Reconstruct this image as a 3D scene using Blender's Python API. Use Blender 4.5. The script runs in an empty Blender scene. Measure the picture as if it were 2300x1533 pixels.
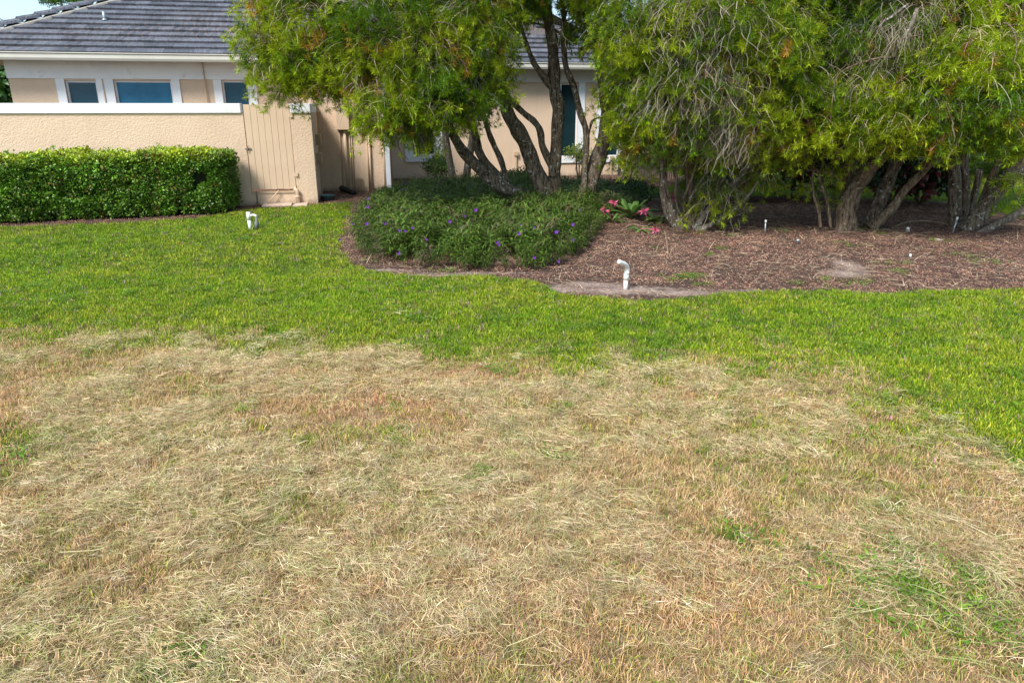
import bpy, bmesh, math, random
import numpy as np
from mathutils import Vector, Matrix, Euler

S = bpy.context.scene
COL = S.collection
random.seed(7)
rng = np.random.default_rng(11)
R = math.radians

# ------------------------------------------------------------------ camera
CH = 2.0
PITCH = R(18.2)
cam_d = bpy.data.cameras.new('camera')
cam = bpy.data.objects.new('camera', cam_d)
COL.objects.link(cam)
cam.location = (0, 0, CH)
cam.rotation_euler = (R(90) - PITCH, 0, 0)
cam_d.sensor_width = 36
cam_d.lens = 36 * 1600 / 2300
cam_d.clip_end = 3000
S.camera = cam

# ------------------------------------------------------------------ world and sun
SUN_EL, SUN_AZ = R(47), R(212)      # azimuth clockwise from +Y : behind the camera, to the left
w = bpy.data.worlds.new('World'); S.world = w; w.use_nodes = True
nt = w.node_tree; nt.nodes.clear()
sky = nt.nodes.new('ShaderNodeTexSky'); sky.sky_type = 'NISHITA'; sky.sun_disc = False
sky.sun_elevation = SUN_EL; sky.sun_rotation = SUN_AZ
sky.air_density = 1.0; sky.dust_density = 2.0; sky.ozone_density = 1.5
tc = nt.nodes.new('ShaderNodeTexCoord')
mp = nt.nodes.new('ShaderNodeMapping'); mp.inputs['Scale'].default_value = (1, 1, 2.2)
cn = nt.nodes.new('ShaderNodeTexNoise'); cn.inputs['Scale'].default_value = 1.7; cn.inputs['Detail'].default_value = 7
cr = nt.nodes.new('ShaderNodeMapRange'); cr.inputs[1].default_value = 0.38; cr.inputs[2].default_value = 0.62
mx = nt.nodes.new('ShaderNodeMix'); mx.data_type = 'RGBA'
mx.inputs['B'].default_value = (2.5, 3.7, 4.5, 1)
bg = nt.nodes.new('ShaderNodeBackground'); bg.inputs['Strength'].default_value = 0.15
wo = nt.nodes.new('ShaderNodeOutputWorld')
l = nt.links.new
l(tc.outputs['Generated'], mp.inputs[0]); l(mp.outputs[0], cn.inputs['Vector'])
l(cn.outputs['Fac'], cr.inputs[0]); l(cr.outputs[0], mx.inputs['Factor'])
l(sky.outputs[0], mx.inputs['A']); l(mx.outputs['Result'], bg.inputs[0]); l(bg.outputs[0], wo.inputs[0])

sl = bpy.data.lights.new('sun', 'SUN'); sl.energy = 2.7; sl.angle = R(18); sl.color = (1.0, 0.955, 0.88)
so = bpy.data.objects.new('sun', sl); COL.objects.link(so)
sd = Vector((math.sin(SUN_AZ) * math.cos(SUN_EL), math.cos(SUN_AZ) * math.cos(SUN_EL), math.sin(SUN_EL)))
so.rotation_euler = sd.to_track_quat('Z', 'Y').to_euler()
so.location = (-10, -10, 20)
S.view_settings.view_transform = 'Standard'
S.view_settings.look = 'None'
S.view_settings.exposure = 0.97
S.view_settings.gamma = 1
S.view_settings.use_curve_mapping = False

# ------------------------------------------------------------------ surveying helpers (photograph pixel -> place)
cp, sp = math.cos(PITCH), math.sin(PITCH)
def ray(px, py):
    u = (px - 1150) / 1600; v = (py - 766.5) / 1600
    return Vector((u, cp - v * sp, -sp - v * cp))
def G(px, py, z=0.0):
    d = ray(px, py); t = (z - CH) / d.z
    return Vector((d.x * t, d.y * t, z))
def P(px, py, Y):
    d = ray(px, py); t = Y / d.y
    return Vector((d.x * t, Y, CH + d.z * t))
TH = R(11.8)
ct, st = math.cos(TH), math.sin(TH)
def W(a, b, z):                      # house axes -> world
    return Vector((a * ct - b * st, a * st + b * ct, z))
def H(px, py, b):                    # pixel on the vertical plane b -> (a, z)
    d = ray(px, py); k = -st * d.x + ct * d.y
    t = b / k
    return (ct * d.x * t + st * d.y * t, CH + d.z * t)

# ------------------------------------------------------------------ noise in numpy
def vnoise(x, y, s, seed=0):
    x = np.asarray(x, float) / s; y = np.asarray(y, float) / s
    xi = np.floor(x).astype(int); yi = np.floor(y).astype(int)
    fx = x - xi; fy = y - yi
    fx = fx * fx * (3 - 2 * fx); fy = fy * fy * (3 - 2 * fy)
    def h(i, j):
        n = np.sin(i * 127.1 + j * 311.7 + seed * 74.7) * 43758.5453
        return n - np.floor(n)
    return (h(xi, yi) * (1 - fx) + h(xi + 1, yi) * fx) * (1 - fy) + (h(xi, yi + 1) * (1 - fx) + h(xi + 1, yi + 1) * fx) * fy
def fnoise(x, y, s, seed=0):
    return (vnoise(x, y, s, seed) * 0.5 + vnoise(x, y, s * .47, seed + 3) * 0.3 + vnoise(x, y, s * .2, seed + 9) * 0.2)
def inpoly(x, y, poly):
    x = np.asarray(x); y = np.asarray(y); r = np.zeros(x.shape, bool); n = len(poly)
    for i in range(n):
        x0, y0 = poly[i][0], poly[i][1]; x1, y1 = poly[(i + 1) % n][0], poly[(i + 1) % n][1]
        if y0 == y1: continue
        c = ((y0 > y) != (y1 > y)) & (x < (x1 - x0) * (y - y0) / (y1 - y0) + x0)
        r ^= c
    return r

# ------------------------------------------------------------------ materials
def newmat(name):
    m = bpy.data.materials.new(name); m.use_nodes = True
    m.node_tree.nodes.clear()
    return m, m.node_tree
def node(t, typ, **kw):
    n = t.nodes.new(typ)
    for k, v in kw.items():
        if k in n.inputs: n.inputs[k].default_value = v
        else: setattr(n, k, v)
    return n
def mixc(t, fac, a, b, mode='MIX'):
    n = t.nodes.new('ShaderNodeMix'); n.data_type = 'RGBA'; n.blend_type = mode
    for sock, v in (('Factor', fac), ('A', a), ('B', b)):
        if hasattr(v, 'links'): t.links.new(v, n.inputs[sock])
        else: n.inputs[sock].default_value = v if sock == 'Factor' else (*v, 1)
    return n.outputs['Result']
def ramp(t, src, lo, hi):
    n = t.nodes.new('ShaderNodeMapRange'); n.inputs[1].default_value = lo; n.inputs[2].default_value = hi
    t.links.new(src, n.inputs[0]); return n.outputs[0]
def noise(t, vec, scale, detail=4, rough=.55):
    n = t.nodes.new('ShaderNodeTexNoise'); n.inputs['Scale'].default_value = scale; n.inputs['Detail'].default_value = detail
    n.inputs['Roughness'].default_value = rough
    if vec is not None: t.links.new(vec, n.inputs['Vector'])
    return n.outputs['Fac']
def surface(name, c1, c2, scale=3, rough=.8, bump=None, bscale=40, bdist=.01, c3=None, c3r=(.6, .7), c3s=8, spec=.3, stretch=None, metal=0, detail=5):
    """mottled two-tone surface with optional third tone spots and bump"""
    m, t = newmat(name)
    g = node(t, 'ShaderNodeTexCoord'); vec = g.outputs['Object']
    if stretch:
        mpn = t.nodes.new('ShaderNodeMapping'); mpn.inputs['Scale'].default_value = stretch
        t.links.new(vec, mpn.inputs[0]); vec = mpn.outputs[0]
    f = ramp(t, noise(t, vec, scale, detail), .3, .7)
    c = mixc(t, f, c1, c2)
    if c3:
        f3 = ramp(t, noise(t, vec, c3s, 6), *c3r); c = mixc(t, f3, c, c3)
    b = node(t, 'ShaderNodeBsdfPrincipled'); b.inputs['Roughness'].default_value = rough
    b.inputs['Specular IOR Level'].default_value = spec; b.inputs['Metallic'].default_value = metal
    t.links.new(c, b.inputs['Base Color'])
    if bump:
        bn = t.nodes.new('ShaderNodeBump'); bn.inputs['Strength'].default_value = bump; bn.inputs['Distance'].default_value = bdist
        t.links.new(noise(t, vec, bscale, 6, .6), bn.inputs['Height']); t.links.new(bn.outputs[0], b.inputs['Normal'])
    o = node(t, 'ShaderNodeOutputMaterial'); t.links.new(b.outputs[0], o.inputs[0])
    return m
def leafmat(name, rough=.55, trans=.35, spec=.35, sat=1.0):
    """colour comes from the piece (vertex 'col') times the tint of the clump"""
    m, t = newmat(name)
    a = t.nodes.new('ShaderNodeAttribute'); a.attribute_name = 'col'; a.attribute_type = 'GEOMETRY'
    b = t.nodes.new('ShaderNodeAttribute'); b.attribute_name = 'tint'; b.attribute_type = 'INSTANCER'
    c = mixc(t, 1.0, a.outputs['Color'], b.outputs['Color'], 'MULTIPLY')
    p = node(t, 'ShaderNodeBsdfPrincipled'); p.inputs['Roughness'].default_value = rough
    p.inputs['Specular IOR Level'].default_value = spec
    tr = t.nodes.new('ShaderNodeBsdfTranslucent'); t.links.new(c, p.inputs['Base Color']); t.links.new(c, tr.inputs['Color'])
    mxs = t.nodes.new('ShaderNodeMixShader'); mxs.inputs[0].default_value = trans
    t.links.new(p.outputs[0], mxs.inputs[1]); t.links.new(tr.outputs[0], mxs.inputs[2])
    o = node(t, 'ShaderNodeOutputMaterial'); t.links.new(mxs.outputs[0], o.inputs[0])
    return m

def stuccomat(name, c1, c2):
    m, t = newmat(name)
    g = node(t, 'ShaderNodeTexCoord'); vec = g.outputs['Object']
    f = ramp(t, noise(t, vec, 1.3, 6), .3, .7); c = mixc(t, f, c1, c2)
    mpn = t.nodes.new('ShaderNodeMapping'); mpn.inputs['Scale'].default_value = (9, 9, .8); t.links.new(vec, mpn.inputs[0])
    streak = ramp(t, noise(t, mpn.outputs[0], 1.0, 5), .55, .85)
    c = mixc(t, streak, c, tuple(v * .82 for v in c1))
    sx_ = t.nodes.new('ShaderNodeSeparateXYZ'); t.links.new(vec, sx_.inputs[0])
    ma = t.nodes.new('ShaderNodeMath'); ma.operation = 'MULTIPLY_ADD'; ma.inputs[1].default_value = -1.6
    t.links.new(sx_.outputs['Z'], ma.inputs[0]); t.links.new(noise(t, vec, 5, 6, .7), ma.inputs[2])
    c = mixc(t, ramp(t, ma.outputs[0], .28, .62), c, (.30, .215, .15))      # soil splashed up the foot of the wall
    b = node(t, 'ShaderNodeBsdfPrincipled'); b.inputs['Roughness'].default_value = .85; b.inputs['Specular IOR Level'].default_value = .2
    t.links.new(c, b.inputs['Base Color'])
    h1 = ramp(t, noise(t, vec, 30, 4, .55), .40, .60)
    h2 = noise(t, vec, 70, 4, .6)
    ad = t.nodes.new('ShaderNodeMath'); ad.operation = 'MULTIPLY_ADD'; ad.inputs[1].default_value = .25
    t.links.new(h2, ad.inputs[0]); t.links.new(h1, ad.inputs[2])
    bn = t.nodes.new('ShaderNodeBump'); bn.inputs['Strength'].default_value = .4; bn.inputs['Distance'].default_value = .010
    t.links.new(ad.outputs[0], bn.inputs['Height']); t.links.new(bn.outputs[0], b.inputs['Normal'])
    o = node(t, 'ShaderNodeOutputMaterial'); t.links.new(b.outputs[0], o.inputs[0])
    return m
M = {}
M['stucco'] = stuccomat('stucco_tan', (.66, .50, .365), (.60, .45, .325))
M['white'] = surface('white_paint', (.78, .79, .80), (.70, .71, .73), 2, .6, .15, 60, .004, c3=(.50, .50, .46), c3r=(.60, .85), c3s=3.5)
M['tanpaint'] = surface('tan_paint', (.64, .48, .34), (.58, .43, .30), 2.5, .6, .1, 30, .003, c3=(.45, .33, .22), c3r=(.68, .8), c3s=5)
M['darktan'] = surface('tan_pipe_paint', (.52, .38, .25), (.45, .33, .22), 6, .6)
M['gutter'] = surface('gutter_cream', (.62, .60, .53), (.55, .53, .47), 2, .5)
M['soffit'] = surface('soffit_paint', (.50, .45, .36), (.46, .41, .33), 2, .8)
M['tile'] = None
M['tile_edge'] = surface('tile_mortar', (.16, .13, .12), (.05, .045, .045), 20, .9)
M['glass'] = None
M['pvc'] = surface('white_plastic', (.80, .79, .74), (.72, .70, .63), 5, .35, c3=(.5, .44, .34), c3r=(.66, .8), c3s=14)
M['greyplastic'] = surface('grey_plastic', (.16, .17, .17), (.10, .11, .11), 8, .5)
M['metal'] = surface('galvanised_metal', (.45, .47, .5), (.3, .32, .34), 12, .4, metal=.6)
M['black'] = surface('black_plastic', (.015, .015, .017), (.03, .03, .03), 8, .5)
M['teal'] = surface('faded_teal_plastic', (.10, .17, .18), (.16, .23, .23), 6, .5)
M['slab'] = surface('concrete_slab', (.60, .46, .38), (.50, .38, .31), 5, .9, .5, 60, .005)
M['wood'] = surface('deadwood', (.30, .22, .15), (.18, .13, .09), 10, .9, .5, 40, .004)
M['hedge_core'] = surface('hedge_inner_shade', (.02, .03, .010), (.045, .05, .018), 14, .95)
M['fence'] = surface('bronze_paint', (.22, .18, .13), (.16, .13, .10), 5, .5)

def tilemat():
    m, t = newmat('roof_tile_slate')
    oi = t.nodes.new('ShaderNodeObjectInfo')
    g = node(t, 'ShaderNodeTexCoord')
    mpn = t.nodes.new('ShaderNodeMapping'); mpn.inputs['Scale'].default_value = (14, 3, 3); mpn.inputs['Rotation'].default_value = (0, 0, .5)
    t.links.new(g.outputs['Object'], mpn.inputs[0])
    wv = t.nodes.new('ShaderNodeVectorMath'); wv.operation = 'ADD'
    t.links.new(mpn.outputs[0], wv.inputs[0]); t.links.new(oi.outputs['Location'], wv.inputs[1])
    f = ramp(t, noise(t, wv.outputs[0], 2.2, 6, .65), .3, .7)
    c = mixc(t, f, (.033, .038, .054), (.125, .135, .168))
    v = mixc(t, oi.outputs['Random'], (.6, .6, .6), (1.35, 1.3, 1.25))
    c = mixc(t, 1.0, c, v, 'MULTIPLY')
    s = ramp(t, noise(t, wv.outputs[0], .8, 5), .52, .75)
    c = mixc(t, s, c, (.20, .15, .14))
    b = node(t, 'ShaderNodeBsdfPrincipled'); b.inputs['Roughness'].default_value = .7
    t.links.new(c, b.inputs['Base Color'])
    bn = t.nodes.new('ShaderNodeBump'); bn.inputs['Strength'].default_value = .5; bn.inputs['Distance'].default_value = .01
    t.links.new(noise(t, wv.outputs[0], 6, 6), bn.inputs['Height']); t.links.new(bn.outputs[0], b.inputs['Normal'])
    o = node(t, 'ShaderNodeOutputMaterial'); t.links.new(b.outputs[0], o.inputs[0])
    return m
M['tile'] = tilemat()

def glassmat(name, col, rough=.12):
    m, t = newmat(name)
    g = node(t, 'ShaderNodeTexCoord')
    f = ramp(t, noise(t, g.outputs['Object'], 1.4, 3), .3, .7)
    c = mixc(t, f, col, tuple(v * 1.6 for v in col))
    b = node(t, 'ShaderNodeBsdfPrincipled'); b.inputs['Roughness'].default_value = rough; b.inputs['Specular IOR Level'].default_value = .22
    t.links.new(c, b.inputs['Base Color'])
    bn = t.nodes.new('ShaderNodeBump'); bn.inputs['Strength'].default_value = .12; bn.inputs['Distance'].default_value = .02
    t.links.new(noise(t, g.outputs['Object'], 5, 5), bn.inputs['Height']); t.links.new(bn.outputs[0], b.inputs['Normal'])
    o = node(t, 'ShaderNodeOutputMaterial'); t.links.new(b.outputs[0], o.inputs[0])
    return m
M['glass'] = glassmat('screened_glass', (.018, .062, .095))
M['glass_bright'] = glassmat('screened_glass_blue', (.018, .11, .20))
M['glass_dark'] = glassmat('screened_glass_dark', (.008, .022, .026))

def barkmat(name, c1, c2, lichen=(.42, .42, .38), lr=(.62, .66)):
    m, t = newmat(name)
    g = node(t, 'ShaderNodeTexCoord')
    mpn = t.nodes.new('ShaderNodeMapping'); mpn.inputs['Scale'].default_value = (1, 1, .22)
    t.links.new(g.outputs['Object'], mpn.inputs[0])
    n1 = noise(t, mpn.outputs[0], 26, 8, .7)
    f = ramp(t, n1, .38, .62); c = mixc(t, f, c1, c2)
    l1 = ramp(t, noise(t, g.outputs['Object'], 17, 5, .6), *lr)
    c = mixc(t, l1, c, lichen)
    b = node(t, 'ShaderNodeBsdfPrincipled'); b.inputs['Roughness'].default_value = .95; b.inputs['Specular IOR Level'].default_value = .1
    t.links.new(c, b.inputs['Base Color'])
    bn = t.nodes.new('ShaderNodeBump'); bn.inputs['Strength'].default_value = 1; bn.inputs['Distance'].default_value = .03
    t.links.new(n1, bn.inputs['Height']); t.links.new(bn.outputs[0], b.inputs['Normal'])
    o = node(t, 'ShaderNodeOutputMaterial'); t.links.new(b.outputs[0], o.inputs[0])
    return m
M['bark'] = barkmat('bark_dark_lichen', (.035, .026, .019), (.24, .19, .14), (.45, .46, .41), (.60, .64))
M['bark_brown'] = barkmat('bark_brown', (.04, .028, .02), (.25, .185, .125), (.36, .36, .28), (.62, .68))
M['bark_grey'] = barkmat('bark_grey', (.08, .066, .052), (.21, .18, .145), (.42, .42, .38), (.58, .64))
M['leaf'] = leafmat('leaf_soft')
M['grass'] = leafmat('grass_blade', .6, .30, .25)
M['dry'] = leafmat('straw', .75, .15, .15)
M['chip'] = leafmat('bark_chip', .9, .0, .1)
M['gloss'] = leafmat('glossy_leaf', .38, .2, .5)

# ------------------------------------------------------------------ object helpers
MAT = {}                                # world matrices of parents
def empty(name, loc, rz=0, label=None, cat=None, group=None, kind=None):
    o = bpy.data.objects.new(name, None); COL.objects.link(o)
    o.empty_display_size = .2
    o.location = loc; o.rotation_euler = (0, 0, rz)
    MAT[o.name] = Matrix.Translation(Vector(loc)) @ Matrix.Rotation(rz, 4, 'Z')
    tag(o, label, cat, group, kind); return o
def tag(o, label=None, cat=None, group=None, kind=None):
    if label: o['label'] = label
    if cat: o['category'] = cat
    if group: o['group'] = group
    if kind: o['kind'] = kind
    return o
class MB:
    def __init__(s): s.v = []; s.f = []; s.m = []
    def add(s, vs, fs, mi=0):
        n = len(s.v); s.v += [Vector(v) for v in vs]; s.f += [tuple(i + n for i in f) for f in fs]; s.m += [mi] * len(fs); return s
    def box(s, a0, a1, b0, b1, z0, z1, mi=0, fr=None):
        fr = fr or (lambda a, b, z: Vector((a, b, z)))
        vs = [fr(a, b, z) for z in (z0, z1) for b in (b0, b1) for a in (a0, a1)]
        return s.add(vs, [(0, 2, 3, 1), (4, 5, 7, 6), (0, 1, 5, 4), (1, 3, 7, 5), (3, 2, 6, 7), (2, 0, 4, 6)], mi)
    def tube(s, pts, rad, n=10, mi=0, cap=True, wob=0.0, seed=0):
        pts = [Vector(p) for p in pts]; k = len(pts)
        rad = rad if hasattr(rad, '__len__') else [rad] * k
        rr = random.Random(seed)
        ph = [rr.uniform(0, 6.28) for _ in range(4)]
        base = len(s.v); up = None
        for i, p in enumerate(pts):
            d = (pts[min(i + 1, k - 1)] - pts[max(i - 1, 0)]).normalized()
            if up is None:
                up = d.orthogonal().normalized()
            up = (up - d * up.dot(d)).normalized(); sd_ = d.cross(up)
            for j in range(n):
                a = 2 * math.pi * j / n
                r = rad[i] * (1 + wob * (math.sin(3 * a + ph[0] + i * .35) * .5 + math.sin(5 * a + ph[1] - i * .5) * .35 + math.sin(2 * a + ph[2] + i * .9) * .5))
                s.v.append(p + (up * math.cos(a) + sd_ * math.sin(a)) * r)
        for i in range(k - 1):
            for j in range(n):
                j2 = (j + 1) % n
                s.f.append((base + i * n + j, base + i * n + j2, base + (i + 1) * n + j2, base + (i + 1) * n + j)); s.m.append(mi)
        if cap:
            s.f.append(tuple(base + j for j in range(n))[::-1]); s.m.append(mi)
            s.f.append(tuple(base + (k - 1) * n + j for j in range(n))); s.m.append(mi)
        return s
    def build(s, name, mats, parent=None, smooth=False, bevel=0, **kw):
        """vertices are world coordinates; the object's origin is put at their centre"""
        Mi = MAT[parent.name].inverted() if parent else Matrix()
        vs = [Mi @ v for v in s.v]
        lo = Vector([min(v[i] for v in vs) for i in range(3)]); hi = Vector([max(v[i] for v in vs) for i in range(3)])
        c = (lo + hi) / 2; c.z = lo.z
        me = bpy.data.meshes.new(name); me.from_pydata([v - c for v in vs], [], s.f)
        mats = mats if isinstance(mats, (list, tuple)) else [mats]
        for m in mats: me.materials.append(m)
        if len(mats) > 1: me.polygons.foreach_set('material_index', s.m)
        if smooth: me.polygons.foreach_set('use_smooth', [True] * len(s.f))
        me.update()
        o = bpy.data.objects.new(name, me); COL.objects.link(o); o.location = c
        if parent: o.parent = parent
        MAT[o.name] = (MAT[parent.name] if parent else Matrix()) @ Matrix.Translation(c)
        if bevel:
            b = o.modifiers.new('bevel', 'BEVEL'); b.width = bevel; b.segments = 2; b.limit_method = 'ANGLE'
        tag(o, **kw); return o

def smoothpath(pts, rad, sub=4):
    """Catmull-Rom through points"""
    n = len(pts); P_ = []; r_ = []
    for i in range(n - 1):
        p0 = pts[max(i - 1, 0)]; p1 = pts[i]; p2 = pts[i + 1]; p3 = pts[min(i + 2, n - 1)]
        for k in range(sub):
            t = k / sub
            P_.append(.5 * ((2 * p1) + (p2 - p0) * t + (2 * p0 - 5 * p1 + 4 * p2 - p3) * t * t + (3 * p1 - p0 - 3 * p2 + p3) * t ** 3))
            r_.append(rad[i] * (1 - t) + rad[i + 1] * t)
    P_.append(pts[-1]); r_.append(rad[-1]); return P_, r_

# ------------------------------------------------------------------ scatter (countless pieces only)
class Piece:
    """a small clump: strips with per-vertex colour"""
    def __init__(s): s.v = []; s.f = []; s.c = []; s.m = []
    def strip(s, pts, widths, side, cols, mi=0):
        n = len(s.v); k = len(pts)
        for p, w_, c in zip(pts, widths, cols):
            s.v.append(p - side * w_ / 2); s.v.append(p + side * w_ / 2); s.c += [c, c]
        for i in range(k - 1):
            s.f.append((n + 2 * i, n + 2 * i + 1, n + 2 * i + 3, n + 2 * i + 2)); s.m.append(mi)
    def leaf(s, p, d, up, L, wd, col, bend=.25, mi=0, fold=0):
        """lance leaf: 4 quads-ish (6 verts)"""
        d = d.normalized(); side = d.cross(up)
        if side.length < 1e-4: side = d.orthogonal()
        side.normalize(); nrm = side.cross(d).normalized()
        n = len(s.v)
        a = p; b1 = p + d * L * .35 + nrm * bend * L * .08; b2 = p + d * L * .7 - nrm * bend * L * .12; c = p + d * L - nrm * bend * L * .45
        fo = nrm * fold * wd
        s.v += [a, b1 - side * wd * .5 + fo, b1 + side * wd * .5 + fo, b2 - side * wd * .42 + fo, b2 + side * wd * .42 + fo, c]
        s.c += [tuple(x * .8 for x in col), col, col, col, col, tuple(x * 1.05 for x in col)]
        s.f += [(n, n + 2, n + 1), (n + 1, n + 2, n + 4, n + 3), (n + 3, n + 4, n + 5)]; s.m += [mi] * 3
    def build(s, name, mats):
        me = bpy.data.meshes.new(name); me.from_pydata(s.v, [], s.f)
        a = me.color_attributes.new('col', 'FLOAT_COLOR', 'POINT')
        a.data.foreach_set('color', np.array([(*c, 1) for c in s.c], 'f').ravel())
        for m in mats: me.materials.append(m)
        me.polygons.foreach_set('material_index', s.m)
        me.update()
        return bpy.data.objects.new(name, me)      # a source for geometry nodes, never linked to the scene

def scatter(name, protos, pts, rot, scl, tint, parent=None, **kw):
    N = len(pts)
    pts = np.asarray(pts, 'f'); 
    if parent:
        Mi = np.array(MAT[parent.name].inverted()); pts = pts @ Mi[:3, :3].T + Mi[:3, 3]
        rz = math.atan2(Mi[1, 0], Mi[0, 0]); rot = np.array(rot); rot[:, 2] += rz
    me = bpy.data.meshes.new(name); me.vertices.add(N)
    me.vertices.foreach_set('co', np.asarray(pts, 'f').ravel())
    a = me.attributes.new('rot', 'FLOAT_VECTOR', 'POINT'); a.data.foreach_set('vector', np.asarray(rot, 'f').ravel())
    a = me.attributes.new('scl', 'FLOAT', 'POINT'); a.data.foreach_set('value', np.asarray(scl, 'f').ravel())
    a = me.attributes.new('tint', 'FLOAT_COLOR', 'POINT')
    a.data.foreach_set('color', np.concatenate([np.asarray(tint, 'f'), np.ones((N, 1), 'f')], 1).ravel())
    a = me.attributes.new('pid', 'INT', 'POINT'); a.data.foreach_set('value', rng.integers(0, len(protos), N).astype('i'))
    o = bpy.data.objects.new(name, me); COL.objects.link(o)
    if parent: o.parent = parent
    for m in protos[0].data.materials: me.materials.append(m)
    g = bpy.data.node_groups.new(name + '_nodes', 'GeometryNodeTree')
    g.interface.new_socket('Geometry', in_out='INPUT', socket_type='NodeSocketGeometry')
    g.interface.new_socket('Geometry', in_out='OUTPUT', socket_type='NodeSocketGeometry')
    gi = g.nodes.new('NodeGroupInput'); go = g.nodes.new('NodeGroupOutput')
    ip = g.nodes.new('GeometryNodeInstanceOnPoints'); jn = g.nodes.new('GeometryNodeJoinGeometry')
    g.links.new(gi.outputs[0], ip.inputs['Points'])
    for pr in protos:
        oi = g.nodes.new('GeometryNodeObjectInfo'); oi.inputs['Object'].default_value = pr; oi.inputs['As Instance'].default_value = False
        g2 = g.nodes.new('GeometryNodeGeometryToInstance'); g.links.new(oi.outputs['Geometry'], g2.inputs[0]); g.links.new(g2.outputs[0], jn.inputs[0])
    g.links.new(jn.outputs[0], ip.inputs['Instance']); ip.inputs['Pick Instance'].default_value = True
    for nm, ty, sock in (('pid', 'INT', 'Instance Index'), ('rot', 'FLOAT_VECTOR', 'Rotation'), ('scl', 'FLOAT', 'Scale')):
        na = g.nodes.new('GeometryNodeInputNamedAttribute'); na.data_type = ty; na.inputs['Name'].default_value = nm
        g.links.new([q for q in na.outputs if q.enabled][0], ip.inputs[sock])
    g.links.new(ip.outputs[0], go.inputs[0])
    md = o.modifiers.new('scatter', 'NODES'); md.node_group = g
    tag(o, **kw); return o

def jit(col, v=.15):
    k = random.uniform(1 - v, 1 + v); return tuple(c * k * random.uniform(1 - v * .4, 1 + v * .4) for c in col)

# ================================================================== GROUND
LAWN_EDGE = [(-500, 530), (0, 512), (250, 503), (430, 493), (520, 479), (565, 470), (640, 467), (720, 461), (790, 455),
             (788, 480), (768, 520), (765, 548), (772, 578), (800, 598), (850, 612), (920, 622), (985, 628), (1010, 621), (1080, 620), (1190, 631),
             (1225, 648), (1260, 662), (1340, 671), (1430, 676), (1540, 674), (1620, 662), (1700, 658), (1810, 655),
             (1980, 661), (2100, 656), (2300, 652), (2900, 650)]
edge = [G(*p) for p in LAWN_EDGE]
# soften: add small wobble
MULCH_POLY = [(v.x, v.y) for v in edge] + [(edge[-1].x + 2, 26), (-22, 26)]
def xs_grid(a, b, s, outs):
    inner = list(np.arange(a, b + s / 2, s)); return [-o for o in outs][::-1] + inner + outs
gx = [-900, -300, -80, -30] + list(np.arange(-16, 16.01, .2)) + [30, 80, 300, 900]
gy = [-300, -60, -10] + list(np.arange(.6, 19.01, .2)) + [30, 60, 150, 400, 1200]
DRY_EDGE = [(-400, 748), (0, 748), (150, 764), (300, 778), (400, 772), (470, 768), (560, 780), (700, 786), (800, 790), (950, 786), (1050, 800), (1200, 815),
            (1330, 838), (1450, 838), (1600, 826), (1800, 828), (1950, 836), (2040, 856), (2100, 900), (2160, 965), (2220, 1020), (2300, 1065), (2500, 1180), (2900, 1500)]
_de = np.array([(G(*p).x, G(*p).y) for p in DRY_EDGE])
def dryness(x, y):
    """1 in the mown straw, 0 in the green lawn, with ragged tongues"""
    x = np.asarray(x, float); y = np.asarray(y, float)
    yy = np.interp(x, _de[:, 0], _de[:, 1])
    d = yy - y + (fnoise(x, y, .9, 5) - .5) * .75 + (vnoise(x, y, .12, 6) - .5) * .25
    f = np.clip(d / .8 + .5 + (vnoise(x, y, .22, 16) - .5) * .9, 0, 1)
    f *= 1 - .25 * np.clip((fnoise(x * .5, y, .8, 31) - .55) * 7, 0, 1)
    # green weeds coming through
    for (px, py, r, k) in ((2050, 1300, .28, .7), (2200, 1440, .16, .7), (20, 1450, .2, .5), (1090, 1075, .09, .8), (400, 1500, .14, .7), (2080, 900, .35, .5), (90, 1010, .2, .3), (1230, 1030, .08, .7), (1640, 1210, .15, .45), (1880, 1130, .25, .4), (2220, 1000, .6, .45), (20, 1000, .25, .3)):
        c = G(px, py); f *= 1 - k * np.exp(-(((x - c.x) / (r * 1.5)) ** 2 + ((y - c.y) / r) ** 2)) * (.5 + 1.0 * vnoise(x, y, .08, 7)).clip(0, 1)
    return f
verts = [(x, y, 0) for y in gy for x in gx]
nx = len(gx)
faces = [(j * nx + i, j * nx + i + 1, (j + 1) * nx + i + 1, (j + 1) * nx + i) for j in range(len(gy) - 1) for i in range(nx - 1)]
me = bpy.data.meshes.new('lawn'); me.from_pydata(verts, [], faces)
va = np.array(verts); dr = dryness(va[:, 0], va[:, 1])
ca = me.color_attributes.new('dry', 'FLOAT_COLOR', 'POINT'); ca.data.foreach_set('color', np.stack([dr, dr, dr, np.ones_like(dr)], 1).astype('f').ravel())
def groundmat():
    m, t = newmat('lawn_soil_and_thatch')
    a = t.nodes.new('ShaderNodeAttribute'); a.attribute_name = 'dry'
    g = node(t, 'ShaderNodeTexCoord'); vec = g.outputs['Object']
    n1 = ramp(t, noise(t, vec, 30, 6, .7), .3, .7); n2 = ramp(t, noise(t, vec, 1.2, 4), .3, .7)
    green = mixc(t, n1, (.035, .06, .012), (.09, .15, .022)); green = mixc(t, n2, green, (.10, .12, .03))
    dry = mixc(t, n1, (.13, .085, .05), (.38, .27, .16))
    c = mixc(t, a.outputs['Fac'], green, dry)
    b = node(t, 'ShaderNodeBsdfPrincipled'); b.inputs['Roughness'].default_value = 1; b.inputs['Specular IOR Level'].default_value = .05
    t.links.new(c, b.inputs['Base Color'])
    bn = t.nodes.new('ShaderNodeBump'); bn.inputs['Strength'].default_value = .8; bn.inputs['Distance'].default_value = .02
    t.links.new(noise(t, vec, 45, 6, .7), bn.inputs['Height']); t.links.new(bn.outputs[0], b.inputs['Normal'])
    o = node(t, 'ShaderNodeOutputMaterial'); t.links.new(b.outputs[0], o.inputs[0]); return m
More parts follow.
